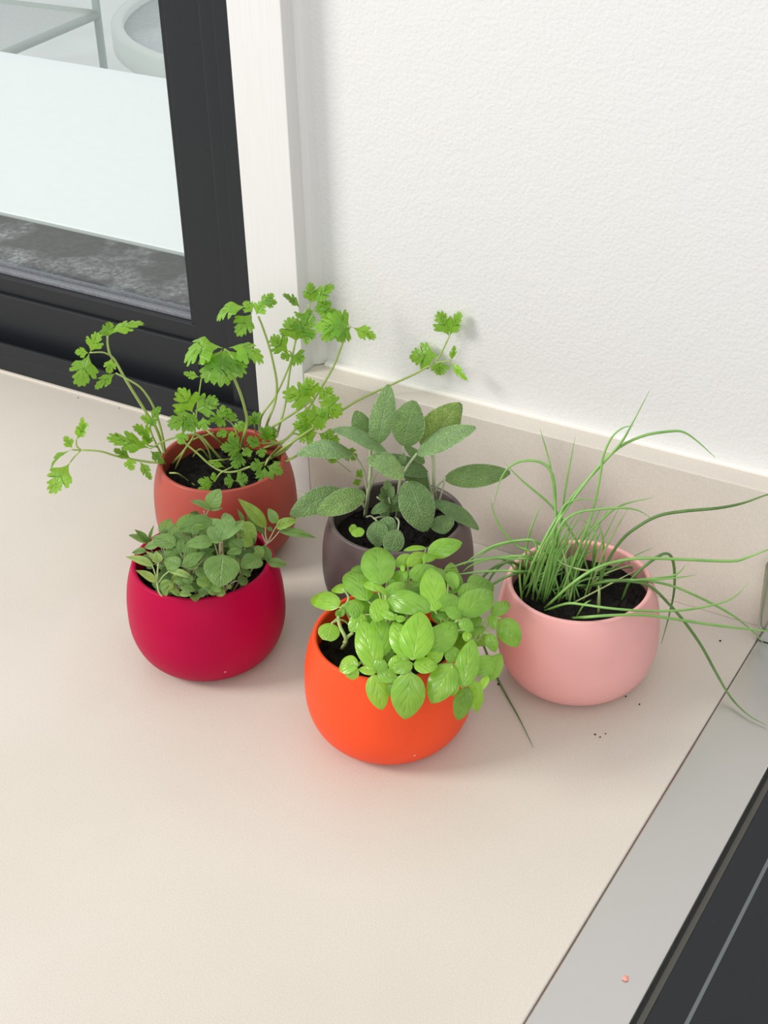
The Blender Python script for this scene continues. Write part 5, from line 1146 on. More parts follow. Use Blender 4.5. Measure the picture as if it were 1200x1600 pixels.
    ([([(0.0197,-0.2671,0.965),(0.0202,-0.2735,0.9919),(0.0208,-0.28,1.0107)],1.3,1.0),([(0.0208,-0.28,1.0107),(0.0157,-0.2747,1.033),(0.0106,-0.2695,1.0433)],0.8,0.55),([(0.0208,-0.28,1.0107),(0.0135,-0.2808,1.0289),(0.0062,-0.2816,1.0351)],0.8,0.55),([(0.0208,-0.28,1.0107),(0.0143,-0.2844,1.0254),(0.008,-0.2889,1.0282)],0.8,0.55),([(0.0208,-0.28,1.0107),(0.0166,-0.2783,1.0329),(0.0125,-0.2767,1.0431)],0.8,0.55),([(0.0208,-0.28,1.0107),(0.021,-0.2802,1.0335),(0.0213,-0.2805,1.0443)],0.8,0.55),([(0.0208,-0.28,1.0107),(0.0196,-0.2788,1.0326),(0.0185,-0.2777,1.0426)],0.8,0.55),([(0.0208,-0.28,1.0107),(0.0202,-0.2791,1.0312),(0.0196,-0.2783,1.0397)],0.8,0.55),([(0.0208,-0.28,1.0107),(0.0224,-0.2902,1.029),(0.024,-0.3005,1.0353)],0.8,0.55),([(0.0208,-0.28,1.0107),(0.0291,-0.2877,1.0307),(0.0375,-0.2955,1.0386)],0.8,0.55),([(0.0208,-0.28,1.0107),(0.0293,-0.2877,1.0307),(0.0379,-0.2954,1.0387)],0.8,0.55),([(0.0208,-0.28,1.0107),(0.029,-0.288,1.0306),(0.0373,-0.296,1.0385)],0.8,0.55)],None),
    ([([(0.0456,-0.2727,0.965),(0.0572,-0.2815,0.9837),(0.0688,-0.2903,0.9943)],1.3,1.0),([(0.0688,-0.2903,0.9943),(0.0678,-0.2941,1.0146),(0.0668,-0.2979,1.0229)],0.8,0.55),([(0.0688,-0.2903,0.9943),(0.0687,-0.2974,1.0117),(0.0685,-0.3046,1.0172)],0.8,0.55),([(0.0688,-0.2903,0.9943),(0.0764,-0.2935,1.0112),(0.084,-0.2967,1.0162)],0.8,0.55),([(0.0688,-0.2903,0.9943),(0.0767,-0.2897,1.0107),(0.0846,-0.2892,1.0151)],0.8,0.55),([(0.0688,-0.2903,0.9943),(0.0794,-0.2956,1.0061),(0.09,-0.3009,1.0059)],0.8,0.55)],None),
    ([([(0.0032,-0.2652,0.965),(-0.0033,-0.2709,0.9865),(-0.0098,-0.2766,0.9999)],1.3,1.0),([(-0.0098,-0.2766,0.9999),(-0.0156,-0.2719,1.0184),(-0.0213,-0.2672,1.025)],0.8,0.55),([(-0.0098,-0.2766,0.9999),(-0.013,-0.2812,1.0181),(-0.0161,-0.2858,1.0243)],0.8,0.55),([(-0.0098,-0.2766,0.9999),(-0.0145,-0.2847,1.0124),(-0.0192,-0.2928,1.0129)],0.8,0.55),([(-0.0098,-0.2766,0.9999),(-0.0075,-0.2782,1.0218),(-0.0051,-0.2797,1.0317)],0.8,0.55)],None),
    ([([(0.0427,-0.2599,0.965),(0.053,-0.2632,0.9897),(0.0634,-0.2666,1.0064)],1.3,1.0),([(0.0634,-0.2666,1.0064),(0.0609,-0.2705,1.0287),(0.0584,-0.2744,1.039)],0.8,0.55),([(0.0634,-0.2666,1.0064),(0.0691,-0.2658,1.0269),(0.0747,-0.2649,1.0354)],0.8,0.55),([(0.0634,-0.2666,1.0064),(0.0696,-0.2673,1.0273),(0.0759,-0.268,1.0363)],0.8,0.55),([(0.0634,-0.2666,1.0064),(0.07,-0.2691,1.0273),(0.0767,-0.2716,1.0362)],0.8,0.55),([(0.0634,-0.2666,1.0064),(0.0644,-0.2675,1.0256),(0.0654,-0.2683,1.0328)],0.8,0.55),([(0.0634,-0.2666,1.0064),(0.0729,-0.2681,1.0226),(0.0824,-0.2697,1.0268)],0.8,0.55),([(0.0634,-0.2666,1.0064),(0.0678,-0.2681,1.0206),(0.0722,-0.2695,1.0228)],0.8,0.55)],None),
    ([([(0.0153,-0.2302,0.965),(0.0139,-0.2208,0.9889),(0.0126,-0.2115,1.0048)],1.3,1.0),([(0.0126,-0.2115,1.0048),(0.0108,-0.2042,1.0217),(0.009,-0.1969,1.0266)],0.8,0.55),([(0.0126,-0.2115,1.0048),(0.0084,-0.2013,1.0218),(0.0043,-0.191,1.0268)],0.8,0.55),([(0.0126,-0.2115,1.0048),(0.0167,-0.217,1.0274),(0.0209,-0.2225,1.0379)],0.8,0.55)],None),
    ([([(0.0358,-0.247,0.965),(0.0432,-0.2449,0.9909),(0.0505,-0.2427,1.0088)],1.3,1.0),([(0.0505,-0.2427,1.0088),(0.0466,-0.2333,1.029),(0.0427,-0.2239,1.0372)],0.8,0.55),([(0.0505,-0.2427,1.0088),(0.0533,-0.2427,1.0274),(0.0561,-0.2426,1.0341)],0.8,0.55),([(0.0505,-0.2427,1.0088),(0.0583,-0.2474,1.0298),(0.066,-0.2521,1.0388)],0.8,0.55),([(0.0505,-0.2427,1.0088),(0.0566,-0.2439,1.0275),(0.0627,-0.2451,1.0342)],0.8,0.55)],None),
    ([([(-0.028,-0.2677,0.968),(-0.005,-0.2955,1.0045),(-0.0077,-0.2983,1.0172),(-0.0098,-0.2972,1.0245),(-0.01,-0.295,1.0297)],1.5,1.1),([(-0.0059,-0.2972,1.0024),(-0.0055,-0.2923,1.0051),(-0.0031,-0.2885,1.0074)],1.4,1.2),([(-0.0098,-0.2972,1.0245),(-0.011,-0.305,1.0239)],0.7,0.6),([(-0.014,-0.2834,1.0401),(-0.0105,-0.2813,1.0332),(-0.0106,-0.2837,1.0289),(-0.0093,-0.2946,1.0316)],0.7,0.7)],None),
    ([([(0.0083,-0.2677,0.968),(0.0275,-0.2957,1.001),(0.0333,-0.2968,1.0077),(0.0405,-0.2972,1.0106),(0.0498,-0.2985,1.0098)],1.3,1.0)],None),
    ([([(0.0609,-0.2263,0.9918),(0.0651,-0.2168,0.9937),(0.0701,-0.2091,0.9948),(0.078,-0.2067,0.9948)],0.9,0.7),([(0.0651,-0.2168,0.9924),(0.0691,-0.2167,0.9908),(0.0746,-0.2157,0.9845)],0.6,0.5)],None),
   ],
   'leaves': [
    ('basil',7,(0.0116,-0.2712,1.0447),(-0.0233,-0.22,1.0364),(-0.122,0.078,0.989),0.0256,0.09,0.0,0),
    ('basil',7,(0.0072,-0.2833,1.0366),(-0.037,-0.2387,1.0201),(-0.315,0.04,0.948),0.02,0.09,0.0,0),
    ('basil',9,(-0.0202,-0.2689,1.0264),(-0.0439,-0.251,1.0094),(-0.612,-0.063,0.788),0.0104,0.09,0.0,1),
    ('basil',9,(-0.015,-0.2875,1.0258),(-0.0532,-0.2666,1.0082),(-0.505,-0.219,0.835),0.0163,0.09,0.0,1),
    ('cotyledon',9,(-0.0181,-0.2945,1.0144),(-0.0155,-0.3052,1.0068),(0.323,-0.491,0.809),0.0162,0.09,0.0,1),
    ('basil',9,(-0.004,-0.2814,1.0332),(0.0044,-0.2979,1.029),(0.155,-0.168,0.973),0.0133,0.09,0.0,0),
    ('basil',7,(0.009,-0.2906,1.0296),(0.0033,-0.3034,1.0207),(0.255,-0.625,0.738),0.0127,0.09,0.0,1),
    ('cotyledon',7,(0.0136,-0.2784,1.0446),(-0.0029,-0.2711,1.0411),(-0.331,-0.32,0.888),0.0066,0.09,0.0,1),
    ('basil',7,(0.0223,-0.2822,1.0458),(0.0061,-0.2713,1.0445),(0.16,0.351,0.923),0.008,0.09,0.0,1),
    ('basil',7,(0.0195,-0.2794,1.044),(0.0281,-0.2637,1.0469),(0.384,-0.367,0.847),0.0092,0.09,0.0,0),
    ('basil',4,(-0.0235,-0.2418,1.0259),(-0.0389,-0.2279,1.0172),(-0.47,0.031,0.882),0.0091,0.09,0.0,2),
    ('cotyledon',4,(0.0052,-0.2385,1.0395),(0.0092,-0.2174,1.0354),(0.509,0.069,0.858),0.0115,0.09,0.0,1),
    ('basil',0,(0.0144,-0.2361,1.0401),(0.0076,-0.197,1.0265),(0.277,0.359,0.891),0.0109,0.09,0.0,4),
    ('basil',0,(0.017,-0.2477,1.0433),(0.0095,-0.2371,1.041),(-0.157,0.102,0.982),0.0036,0.09,0.0,6),
    ('basil',0,(0.0222,-0.2515,1.0407),(0.0077,-0.2476,1.0389),(-0.221,-0.441,0.87),0.0108,0.09,0.0,0),
    ('basil',0,(0.0221,-0.2496,1.0401),(0.0171,-0.2377,1.0393),(0.07,0.099,0.993),0.0087,0.09,0.0,0),
    ('basil',7,(0.0207,-0.28,1.0412),(0.0569,-0.2752,1.0397),(0.107,-0.536,0.837),0.0182,0.14,0.0,0),
    ('cotyledon',7,(0.0251,-0.3022,1.0368),(0.0203,-0.2839,1.0431),(0.248,-0.256,0.934),0.0138,0.09,0.0,1),
    ('basil',7,(0.0385,-0.2972,1.0401),(0.0248,-0.2948,1.0408),(-0.037,-0.463,0.886),0.0063,0.09,0.0,1),
    ('basil',7,(0.0389,-0.2971,1.0402),(0.0454,-0.2939,1.0408),(0.188,-0.552,0.813),0.0052,0.09,0.0,1),
    ('basil',7,(0.0384,-0.2977,1.0399),(0.0366,-0.293,1.0418),(0.22,-0.288,0.932),0.0046,0.09,0.0,1),
    ('basil',3,(0.0366,-0.3232,1.0137),(0.0118,-0.2993,1.031),(0.12,-0.497,0.86),0.0196,0.09,0.0,1),
    ('basil',3,(0.0368,-0.3139,1.0181),(0.0203,-0.2912,1.0327),(0.234,-0.398,0.887),0.0191,0.09,0.0,0),
    ('basil',3,(0.0632,-0.3153,1.0256),(0.0525,-0.2847,1.0435),(0.286,-0.408,0.867),0.0242,0.09,0.0,1),
    ('basil',3,(0.0588,-0.3118,1.0223),(0.0362,-0.2961,1.0362),(0.225,-0.446,0.866),0.0175,0.09,0.0,1),
    ('basil',8,(0.0677,-0.2997,1.0244),(0.0737,-0.2716,1.0326),(0.317,-0.329,0.89),0.0199,0.09,0.0,0),
    ('basil',11,(0.01,-0.1987,1.028),(0.0309,-0.1807,1.034),(0.253,-0.558,0.79),0.0155,0.09,0.0,0),
    ('basil',11,(0.0053,-0.1928,1.0282),(-0.0091,-0.2026,1.027),(0.009,-0.137,0.991),0.0063,0.09,0.0,1),
    ('basil',0,(0.0237,-0.25,1.0419),(0.0334,-0.2257,1.0391),(0.515,-0.11,0.85),0.0137,0.09,0.0,0),
    ('basil',11,(0.0219,-0.2243,1.0393),(0.0144,-0.1966,1.0264),(0.17,0.454,0.875),0.0092,0.09,0.0,1),
    ('cotyledon',12,(0.0437,-0.2257,1.0387),(0.0577,-0.2423,1.0385),(-0.11,-0.101,0.989),0.0096,0.09,0.0,0),
    ('cotyledon',12,(0.057,-0.2443,1.0356),(0.0559,-0.2372,1.0355),(0.225,0.053,0.973),0.0056,0.09,0.0,0),
    ('basil',10,(0.0593,-0.2762,1.0405),(0.033,-0.2347,1.0441),(0.004,-0.082,0.997),0.019,0.09,0.0,1),
    ('cotyledon',12,(0.0669,-0.2539,1.0403),(0.0591,-0.2722,1.0413),(0.475,-0.153,0.867),0.0134,0.09,0.0,0),
    ('basil',12,(0.0636,-0.2469,1.0356),(0.0634,-0.2202,1.0313),(0.347,0.153,0.925),0.0114,0.09,0.0,0),
    ('basil',10,(0.0757,-0.2667,1.0369),(0.0766,-0.2217,1.0303),(0.358,0.13,0.925),0.0215,0.09,0.0,0),
    ('basil',10,(0.0768,-0.2698,1.0378),(0.0648,-0.2715,1.0422),(0.363,-0.499,0.787),0.0095,0.09,0.0,0),
    ('basil',10,(0.0776,-0.2733,1.0377),(0.0884,-0.2731,1.0315),(0.436,-0.514,0.739),0.0094,0.09,0.0,0),
    ('basil',10,(0.0664,-0.2701,1.0343),(0.0585,-0.275,1.0359),(0.424,-0.424,0.8),0.0064,0.09,0.0,2),
    ('basil',2,(0.0813,-0.2523,1.029),(0.0838,-0.2638,1.0265),(0.198,-0.169,0.965),0.0085,0.09,0.0,2),
    ('basil',6,(0.0888,-0.2432,1.0252),(0.0856,-0.2116,1.0164),(0.272,0.282,0.92),0.0114,0.09,0.0,0),
    ('basil',6,(0.0942,-0.2398,1.0224),(0.1088,-0.2419,1.0033),(0.508,-0.723,0.468),0.0171,0.09,0.0,0),
    ('basil',6,(0.0886,-0.2442,1.027),(0.0952,-0.2541,1.0222),(0.142,-0.35,0.926),0.0069,0.09,0.0,0),
    ('basil',2,(0.0931,-0.2587,1.021),(0.1016,-0.2639,1.0109),(0.412,-0.618,0.67),0.0093,0.09,0.0,0),
    ('basil',2,(0.0878,-0.2556,1.0237),(0.0847,-0.2704,1.0235),(0.388,-0.09,0.917),0.0072,0.09,0.0,2),
    ('basil',10,(0.0833,-0.2715,1.0283),(0.0856,-0.279,1.0247),(0.224,-0.368,0.902),0.0068,0.09,0.0,1),
    ('basil',10,(0.0731,-0.2713,1.0243),(0.075,-0.2797,1.0201),(0.243,-0.382,0.892),0.0061,0.09,0.0,2),
    ('cotyledon',5,(0.0219,-0.3237,1.0099),(0.007,-0.3231,1.0062),(-0.224,-0.522,0.823),0.0146,0.09,0.0,1),
    ('cotyledon',5,(0.02,-0.3237,1.0096),(0.0176,-0.3286,1.0006),(0.211,-0.881,0.423),0.0108,0.09,0.0,1),
    ('basil',3,(0.0387,-0.3262,1.0126),(0.025,-0.3273,1.0112),(-0.044,-0.53,0.847),0.0066,0.09,0.0,1),
    ('basil',3,(0.0376,-0.3281,1.0116),(0.0485,-0.3352,0.9887),(0.558,-0.68,0.476),0.0158,0.09,0.0,1),
    ('basil',3,(0.0396,-0.3258,1.0131),(0.0418,-0.3193,1.0201),(0.228,-0.754,0.616),0.0112,0.09,0.0,0),
    ('basil',3,(0.0474,-0.3214,1.0152),(0.0511,-0.312,1.0234),(0.225,-0.683,0.695),0.008,0.09,0.0,1),
    ('basil',3,(0.0399,-0.3262,1.0125),(0.0554,-0.3237,1.0109),(0.164,-0.498,0.852),0.0109,0.09,0.0,0),
    ('basil',3,(0.0625,-0.3153,1.0217),(0.0512,-0.3241,1.017),(0.145,-0.602,0.785),0.0103,0.09,0.0,0),
    ('basil',3,(0.0628,-0.3147,1.0207),(0.078,-0.3065,1.0187),(0.352,-0.447,0.822),0.012,0.09,0.0,1),
    ('basil',8,(0.0695,-0.3063,1.0187),(0.0752,-0.2935,1.024),(0.283,-0.467,0.837),0.0102,0.09,0.0,1),
    ('basil',3,(0.0639,-0.32,1.0178),(0.0648,-0.3327,0.9849),(0.365,-0.866,0.343),0.0243,0.09,0.0,0),
    ('basil',3,(0.0527,-0.3228,1.0099),(0.0531,-0.3294,0.9972),(0.348,-0.829,0.438),0.0095,0.09,0.0,2),
    ('basil',8,(0.085,-0.2985,1.0177),(0.0795,-0.3199,0.996),(0.223,-0.721,0.656),0.0207,0.09,0.0,0),
    ('basil',8,(0.0855,-0.2909,1.0167),(0.0754,-0.2912,1.0238),(0.507,-0.508,0.696),0.0119,0.09,0.0,0),
    ('basil',1,(0.0957,-0.3036,1.0047),(0.09,-0.2769,1.0274),(0.322,-0.573,0.754),0.0168,0.09,0.0,0),
    ('basil',1,(0.0993,-0.2871,1.0062),(0.1014,-0.27,1.0121),(0.275,-0.347,0.897),0.016,0.09,0.0,0),
    ('basil',1,(0.1034,-0.2811,0.9976),(0.1037,-0.2594,1.0077),(0.25,-0.41,0.877),0.0128,0.09,0.0,0),
    ('basil',1,(0.0992,-0.2927,1.005),(0.1031,-0.2953,0.979),(0.532,-0.831,0.163),0.0111,0.09,0.0,1),
    ('basil',1,(0.0967,-0.2981,1.0014),(0.0937,-0.3071,0.9764),(0.238,-0.922,0.306),0.0132,0.09,0.0,2),
    ('basil',8,(0.0909,-0.3026,1.0075),(0.0904,-0.3091,0.9988),(0.259,-0.782,0.568),0.0058,0.09,0.0,1),
    ('basil',1,(0.1049,-0.2819,1.0035),(0.1031,-0.2926,0.9959),(0.234,-0.593,0.771),0.0059,0.09,0.0,6),
    ('basil',13,(-0.0091,-0.2968,1.0254),(-0.007,-0.2932,1.0315),(0.194,-0.87,0.452),0.0055,0.08,0.0,0),
    ('basil',13,(-0.0091,-0.2968,1.0254),(-0.0103,-0.2975,1.0313),(0.763,-0.643,0.071),0.0047,0.08,0.0,0),
    ('basil',13,(-0.0081,-0.2939,1.0277),(-0.005,-0.2896,1.0338),(0.146,-0.844,0.517),0.0072,0.08,0.0,0),
    ('basil',9,(0.0099,-0.2582,0.999),(0.0036,-0.2371,1.0),(-0.092,-0.071,0.993),0.0198,0.1,0,0),
    ('basil',10,(0.0116,-0.2318,0.9963),(0.0051,-0.2528,0.9917),(0.32,-0.293,0.901),0.0172,0.1,0,0),
    ('basil',0,(0.0524,-0.2111,1.0179),(0.0641,-0.1925,1.0127),(0.421,-0.008,0.907),0.0221,0.1,0,2),
    ('basil',12,(0.0287,-0.2056,1.0128),(0.0076,-0.1996,1.0135),(0.038,0.01,0.999),0.0173,0.1,0,0),
    ('basil',2,(0.0007,-0.2302,0.9919),(-0.0019,-0.2521,1.0011),(0.126,0.372,0.92),0.0272,0.1,0,0),
    ('basil',7,(0.0059,-0.2394,1.0133),(-0.0002,-0.2182,1.0146),(0.337,0.042,0.941),0.0184,0.1,0,0),
    ('basil',2,(0.0695,-0.2593,0.9975),(0.0662,-0.2376,0.999),(-0.138,-0.09,0.986),0.0198,0.1,0,0),
    ('basil',1,(-0.0019,-0.2756,0.9981),(0.0168,-0.264,0.9965),(0.359,-0.459,0.812),0.0174,0.1,0,2),
    ('basil',7,(0.0361,-0.2951,1.0088),(0.0247,-0.3139,1.015),(0.308,0.123,0.943),0.0184,0.1,0,2),
    ('basil',8,(0.0203,-0.1936,1.0095),(0.0415,-0.1996,1.0089),(-0.113,-0.483,0.868),0.0136,0.1,0,2),
    ('basil',10,(0.0299,-0.2789,0.9962),(0.0246,-0.2576,0.9982),(0.026,-0.087,0.996),0.0166,0.1,0,2),
    ('basil',5,(-0.0047,-0.2039,1.0003),(0.0147,-0.2143,0.997),(0.051,-0.209,0.977),0.0196,0.1,0,2),
    ('basil',10,(-0.0144,-0.2524,0.993),(-0.0031,-0.2712,1.002),(-0.299,0.258,0.919),0.0152,0.1,0,0),
    ('basil',4,(0.0225,-0.2705,1.0114),(0.0032,-0.2812,1.0161),(0.309,-0.148,0.94),0.0176,0.1,0,0),
    ('basil',11,(0.0236,-0.2569,0.9928),(0.0031,-0.2489,0.9972),(0.149,-0.156,0.976),0.0149,0.1,0,0),
    ('basil',8,(0.0618,-0.2381,0.9948),(0.0825,-0.2307,0.9909),(0.207,-0.071,0.976),0.0188,0.1,0,0),
    ('basil',5,(0.0619,-0.2396,0.9994),(0.0451,-0.2537,1.0029),(0.169,0.038,0.985),0.0198,0.1,0,0),
    ('basil',4,(0.0013,-0.2316,1.0003),(0.0178,-0.217,1.0076),(-0.204,-0.245,0.948),0.0221,0.1,0,0),
    ('basil',10,(0.059,-0.2251,0.9982),(0.0397,-0.2358,1.0075),(0.519,-0.21,0.829),0.0197,0.1,0,0),
    ('basil',5,(-0.0112,-0.2568,0.9927),(-0.0275,-0.242,0.9943),(-0.183,-0.304,0.935),0.013,0.1,0,0),
    ('basil',6,(0.0446,-0.2883,0.9995),(0.0345,-0.2687,1.0081),(0.075,-0.372,0.925),0.0148,0.1,0,0),
    ('basil',9,(-0.0237,-0.2244,1.0028),(-0.0455,-0.2216,1.0081),(0.228,-0.068,0.971),0.0191,0.1,0,0),
    ('basil',2,(0.0116,-0.2586,0.997),(0.0115,-0.2366,0.9913),(0.079,0.25,0.965),0.0233,0.1,0,2),
    ('basil',7,(0.0063,-0.2451,1.0067),(-0.0143,-0.2374,1.0053),(-0.06,0.009,0.998),0.0225,0.1,0,0),
    ('basil',4,(-0.0029,-0.2537,1.0161),(0.0015,-0.2752,1.014),(0.372,-0.014,0.928),0.0133,0.1,0,2),
    ('basil',4,(-0.0037,-0.2296,1.0035),(0.0106,-0.2463,1.0116),(-0.025,0.418,0.908),0.0238,0.1,0,0),
    ('basil',2,(0.016,-0.2025,1.0064),(0.0134,-0.2244,1.0008),(0.06,-0.254,0.965),0.0162,0.1,0,0),
    ('basil',9,(0.0522,-0.2416,1.0017),(0.0713,-0.2527,1.0099),(-0.249,0.264,0.932),0.0282,0.1,0,2),
    ('basil',3,(0.0098,-0.2534,1.007),(-0.012,-0.2509,1.0155),(0.296,-0.394,0.87),0.015,0.1,0,0),
    ('basil',12,(0.0555,-0.2702,1.0108),(0.0482,-0.2495,1.0048),(0.038,0.287,0.957),0.0166,0.1,0,0),
    ('basil',9,(-0.0049,-0.2425,0.993),(-0.0123,-0.2632,1.0012),(0.4,0.21,0.892),0.0242,0.1,0,2),
    ('basil',11,(0.0136,-0.251,1.01),(0.0113,-0.2291,1.0053),(0.442,0.231,0.867),0.0121,0.1,0,2),
    ('basil',11,(0.0123,-0.2417,1.0002),(-0.0096,-0.2398,0.9961),(-0.194,-0.222,0.956),0.0159,0.1,0,0),
    ('basil',9,(0.0685,-0.2817,1.0092),(0.0482,-0.2733,1.0061),(-0.139,0.025,0.99),0.0163,0.1,0,0),
    ('basil',9,(0.0348,-0.208,1.0078),(0.0341,-0.23,1.0063),(0.437,-0.075,0.896),0.0157,0.1,0,2),
    ('basil',2,(0.0494,-0.2209,0.9974),(0.0316,-0.2338,0.9993),(0.317,-0.31,0.896),0.0203,0.1,0,0),
    ('basil',1,(0.0183,-0.2681,1.0069),(-0.0037,-0.2688,1.0155),(0.361,-0.222,0.906),0.0176,0.1,0,2),
    ('basil',6,(-0.001,-0.2567,1.0105),(-0.0228,-0.259,1.0067),(-0.111,-0.438,0.892),0.015,0.1,0,0),
    ('basil',7,(0.0453,-0.2059,1.0076),(0.0642,-0.1947,1.0123),(-0.12,-0.204,0.972),0.0183,0.1,0,0),
    ('basil',2,(0.0291,-0.1965,1.0024),(0.0193,-0.1768,1.0092),(0.279,-0.184,0.942),0.0122,0.1,0,0),
    ('basil',2,(0.0592,-0.2603,1.0118),(0.0591,-0.2823,1.0072),(0.176,-0.205,0.963),0.018,0.1,0,0),
    ('basil',2,(0.0152,-0.28,1.0131),(0.0097,-0.2587,1.022),(0.386,-0.27,0.882),0.0159,0.1,0,2),
   ]},
  'pink': {'pos': (0.107, -0.1268, 0.9), 'soil': 0.072, 'stem_mat': 'chive',
   'stems': [
    ([([(0.0632,-0.1405,0.972),(0.0819,-0.1537,1.024),(0.0944,-0.1344,1.0595),(0.1146,-0.1152,1.092),(0.1253,-0.1052,1.109),(0.1308,-0.0995,1.1235),(0.1393,-0.0897,1.1499)],1.176,0.315)],None),
    ([([(0.0695,-0.1447,0.972),(0.0881,-0.1499,1.0351),(0.102,-0.1298,1.0702),(0.1198,-0.1097,1.1002),(0.1366,-0.0949,1.112),(0.1546,-0.0816,1.1148),(0.1641,-0.0758,1.1133),(0.1749,-0.0717,1.1051),(0.1874,-0.0687,1.0941)],1.176,0.315)],None),
    ([([(0.0812,-0.1421,0.972),(0.0901,-0.1418,1.0354),(0.0882,-0.1382,1.0642),(0.0824,-0.137,1.0946),(0.0734,-0.1378,1.1245)],1.064,0.285)],None),
    ([([(0.0843,-0.1442,0.972),(0.0901,-0.1406,1.0302),(0.0875,-0.1363,1.0651),(0.0851,-0.1378,1.0871),(0.0782,-0.1419,1.0978),(0.0671,-0.1487,1.1004),(0.0577,-0.1543,1.0959),(0.0516,-0.1581,1.0842),(0.047,-0.1608,1.0602)],1.064,0.285)],None),
    ([([(0.1054,-0.0988,0.972),(0.0989,-0.1177,1.0194),(0.0811,-0.1273,1.0515),(0.0607,-0.1385,1.0751),(0.0475,-0.1453,1.0919)],0.896,0.24)],None),
    ([([(0.0858,-0.1359,0.972),(0.0928,-0.1378,1.0339),(0.0928,-0.1308,1.068),(0.0939,-0.1266,1.0923),(0.0955,-0.1221,1.115)],0.84,0.225)],None),
    ([([(0.0946,-0.1387,0.972),(0.1087,-0.1316,1.0308),(0.1137,-0.1228,1.0586),(0.1156,-0.1181,1.0852),(0.1166,-0.1163,1.1018),(0.121,-0.1125,1.1169),(0.1277,-0.1085,1.1244),(0.135,-0.1052,1.1264)],1.008,0.27)],None),
    ([([(0.0744,-0.1458,0.972),(0.0897,-0.149,1.0351),(0.0939,-0.1418,1.0546),(0.0967,-0.1377,1.0642),(0.105,-0.1316,1.0676),(0.1181,-0.1224,1.0664)],0.952,0.255)],None),
    ([([(0.0792,-0.1469,0.972),(0.0944,-0.1462,1.0416),(0.1034,-0.1384,1.0573),(0.1184,-0.1293,1.0611),(0.1343,-0.1197,1.0619),(0.1455,-0.1128,1.0592),(0.1556,-0.1067,1.051)],0.952,0.255)],'chive'),
    ([([(0.0872,-0.0968,0.972),(0.1053,-0.1232,1.0235),(0.1168,-0.1139,1.0422),(0.1284,-0.1045,1.0538),(0.1483,-0.0901,1.0588)],1.008,0.27)],None),
    ([([(0.1232,-0.1272,0.972),(0.1227,-0.1173,0.9988),(0.1318,-0.1083,1.0242),(0.1437,-0.0999,1.0378),(0.1562,-0.0924,1.0463),(0.1724,-0.0837,1.05),(0.1951,-0.0711,1.0526),(0.2109,-0.0615,1.0564),(0.2263,-0.0522,1.0635),(0.2465,-0.04,1.0692)],1.288,0.345)],'chive_dark'),
    ([([(0.0887,-0.1511,0.972),(0.1111,-0.1524,1.0041),(0.1259,-0.1411,1.0169),(0.1409,-0.1296,1.0216),(0.1566,-0.119,1.0225),(0.1805,-0.1033,1.0196),(0.2124,-0.0817,1.0151),(0.2234,-0.075,1.0185),(0.2357,-0.0675,1.0248),(0.2511,-0.0582,1.0321)],1.232,0.33)],None),
    ([([(0.1376,-0.112,0.972),(0.1427,-0.1099,0.9914),(0.1542,-0.1006,1.007),(0.1638,-0.0925,1.0133),(0.1689,-0.0881,1.0031),(0.1711,-0.0868,0.9769),(0.169,-0.0881,0.9504),(0.1656,-0.0902,0.9233)],1.176,0.315)],'chive_dark'),
    ([([(0.0999,-0.1152,0.972),(0.1307,-0.1312,0.9996),(0.147,-0.1213,0.9989),(0.1603,-0.1132,0.9936),(0.1727,-0.1057,0.9777),(0.1864,-0.1006,0.96),(0.201,-0.0963,0.938),(0.2159,-0.0986,0.918),(0.2328,-0.1088,0.907),(0.2506,-0.1188,0.904),(0.2667,-0.1226,0.903)],1.232,0.33)],'chive_dark'),
    ([([(0.1106,-0.096,0.972),(0.15,-0.1078,0.9926),(0.1694,-0.0937,0.9855),(0.1861,-0.0813,0.9737),(0.2031,-0.0686,0.9594),(0.2168,-0.0568,0.9442),(0.2244,-0.027,0.912),(0.2378,-0.0356,0.908)],1.064,0.285)],'chive'),
    ([([(0.0901,-0.1541,0.972),(0.1163,-0.1726,1.0002),(0.1306,-0.1733,1.0045),(0.15,-0.1674,1.004),(0.1706,-0.1491,0.9969),(0.1907,-0.1229,0.9875),(0.2089,-0.1025,0.9858),(0.2202,-0.091,0.9893),(0.2277,-0.0818,0.9999)],1.008,0.27)],None),
    ([([(0.1127,-0.1529,0.972),(0.1341,-0.1759,0.9959),(0.1514,-0.1701,0.9998),(0.1715,-0.1509,0.9945),(0.1893,-0.1284,0.9818),(0.2083,-0.1076,0.97),(0.2299,-0.0875,0.9603),(0.2456,-0.0733,0.9537),(0.2603,-0.062,0.9491)],1.176,0.315)],None),
    ([([(0.1051,-0.1028,0.972),(0.1429,-0.1214,0.9988),(0.1619,-0.1076,0.9971),(0.1775,-0.0958,0.9971),(0.1877,-0.0885,0.9982)],0.784,0.21)],None),
    ([([(0.1075,-0.1035,0.972),(0.1546,-0.1097,0.9965),(0.1696,-0.0959,0.9952),(0.1755,-0.0912,0.9989),(0.1789,-0.088,1.005)],0.84,0.225)],None),
    ([([(0.057,-0.1076,0.972),(0.069,-0.1615,1.006),(0.0616,-0.1707,1.0044),(0.055,-0.1794,1.0006),(0.0517,-0.1837,0.9981)],1.064,0.285)],'chive_dark'),
    ([([(0.0606,-0.1091,0.972),(0.0704,-0.1607,1.0074),(0.0612,-0.1663,1.0086),(0.0522,-0.1741,1.01),(0.0432,-0.1818,1.0108),(0.0343,-0.1896,1.0111),(0.0233,-0.1986,1.0121)],0.952,0.255)],None),
    ([([(0.0624,-0.1048,0.972),(0.0723,-0.1478,1.0141),(0.0558,-0.1555,1.0134),(0.0425,-0.1659,1.0134),(0.0334,-0.1737,1.0127),(0.023,-0.1824,1.0095),(0.019,-0.1872,1.0094)],1.008,0.27)],None),
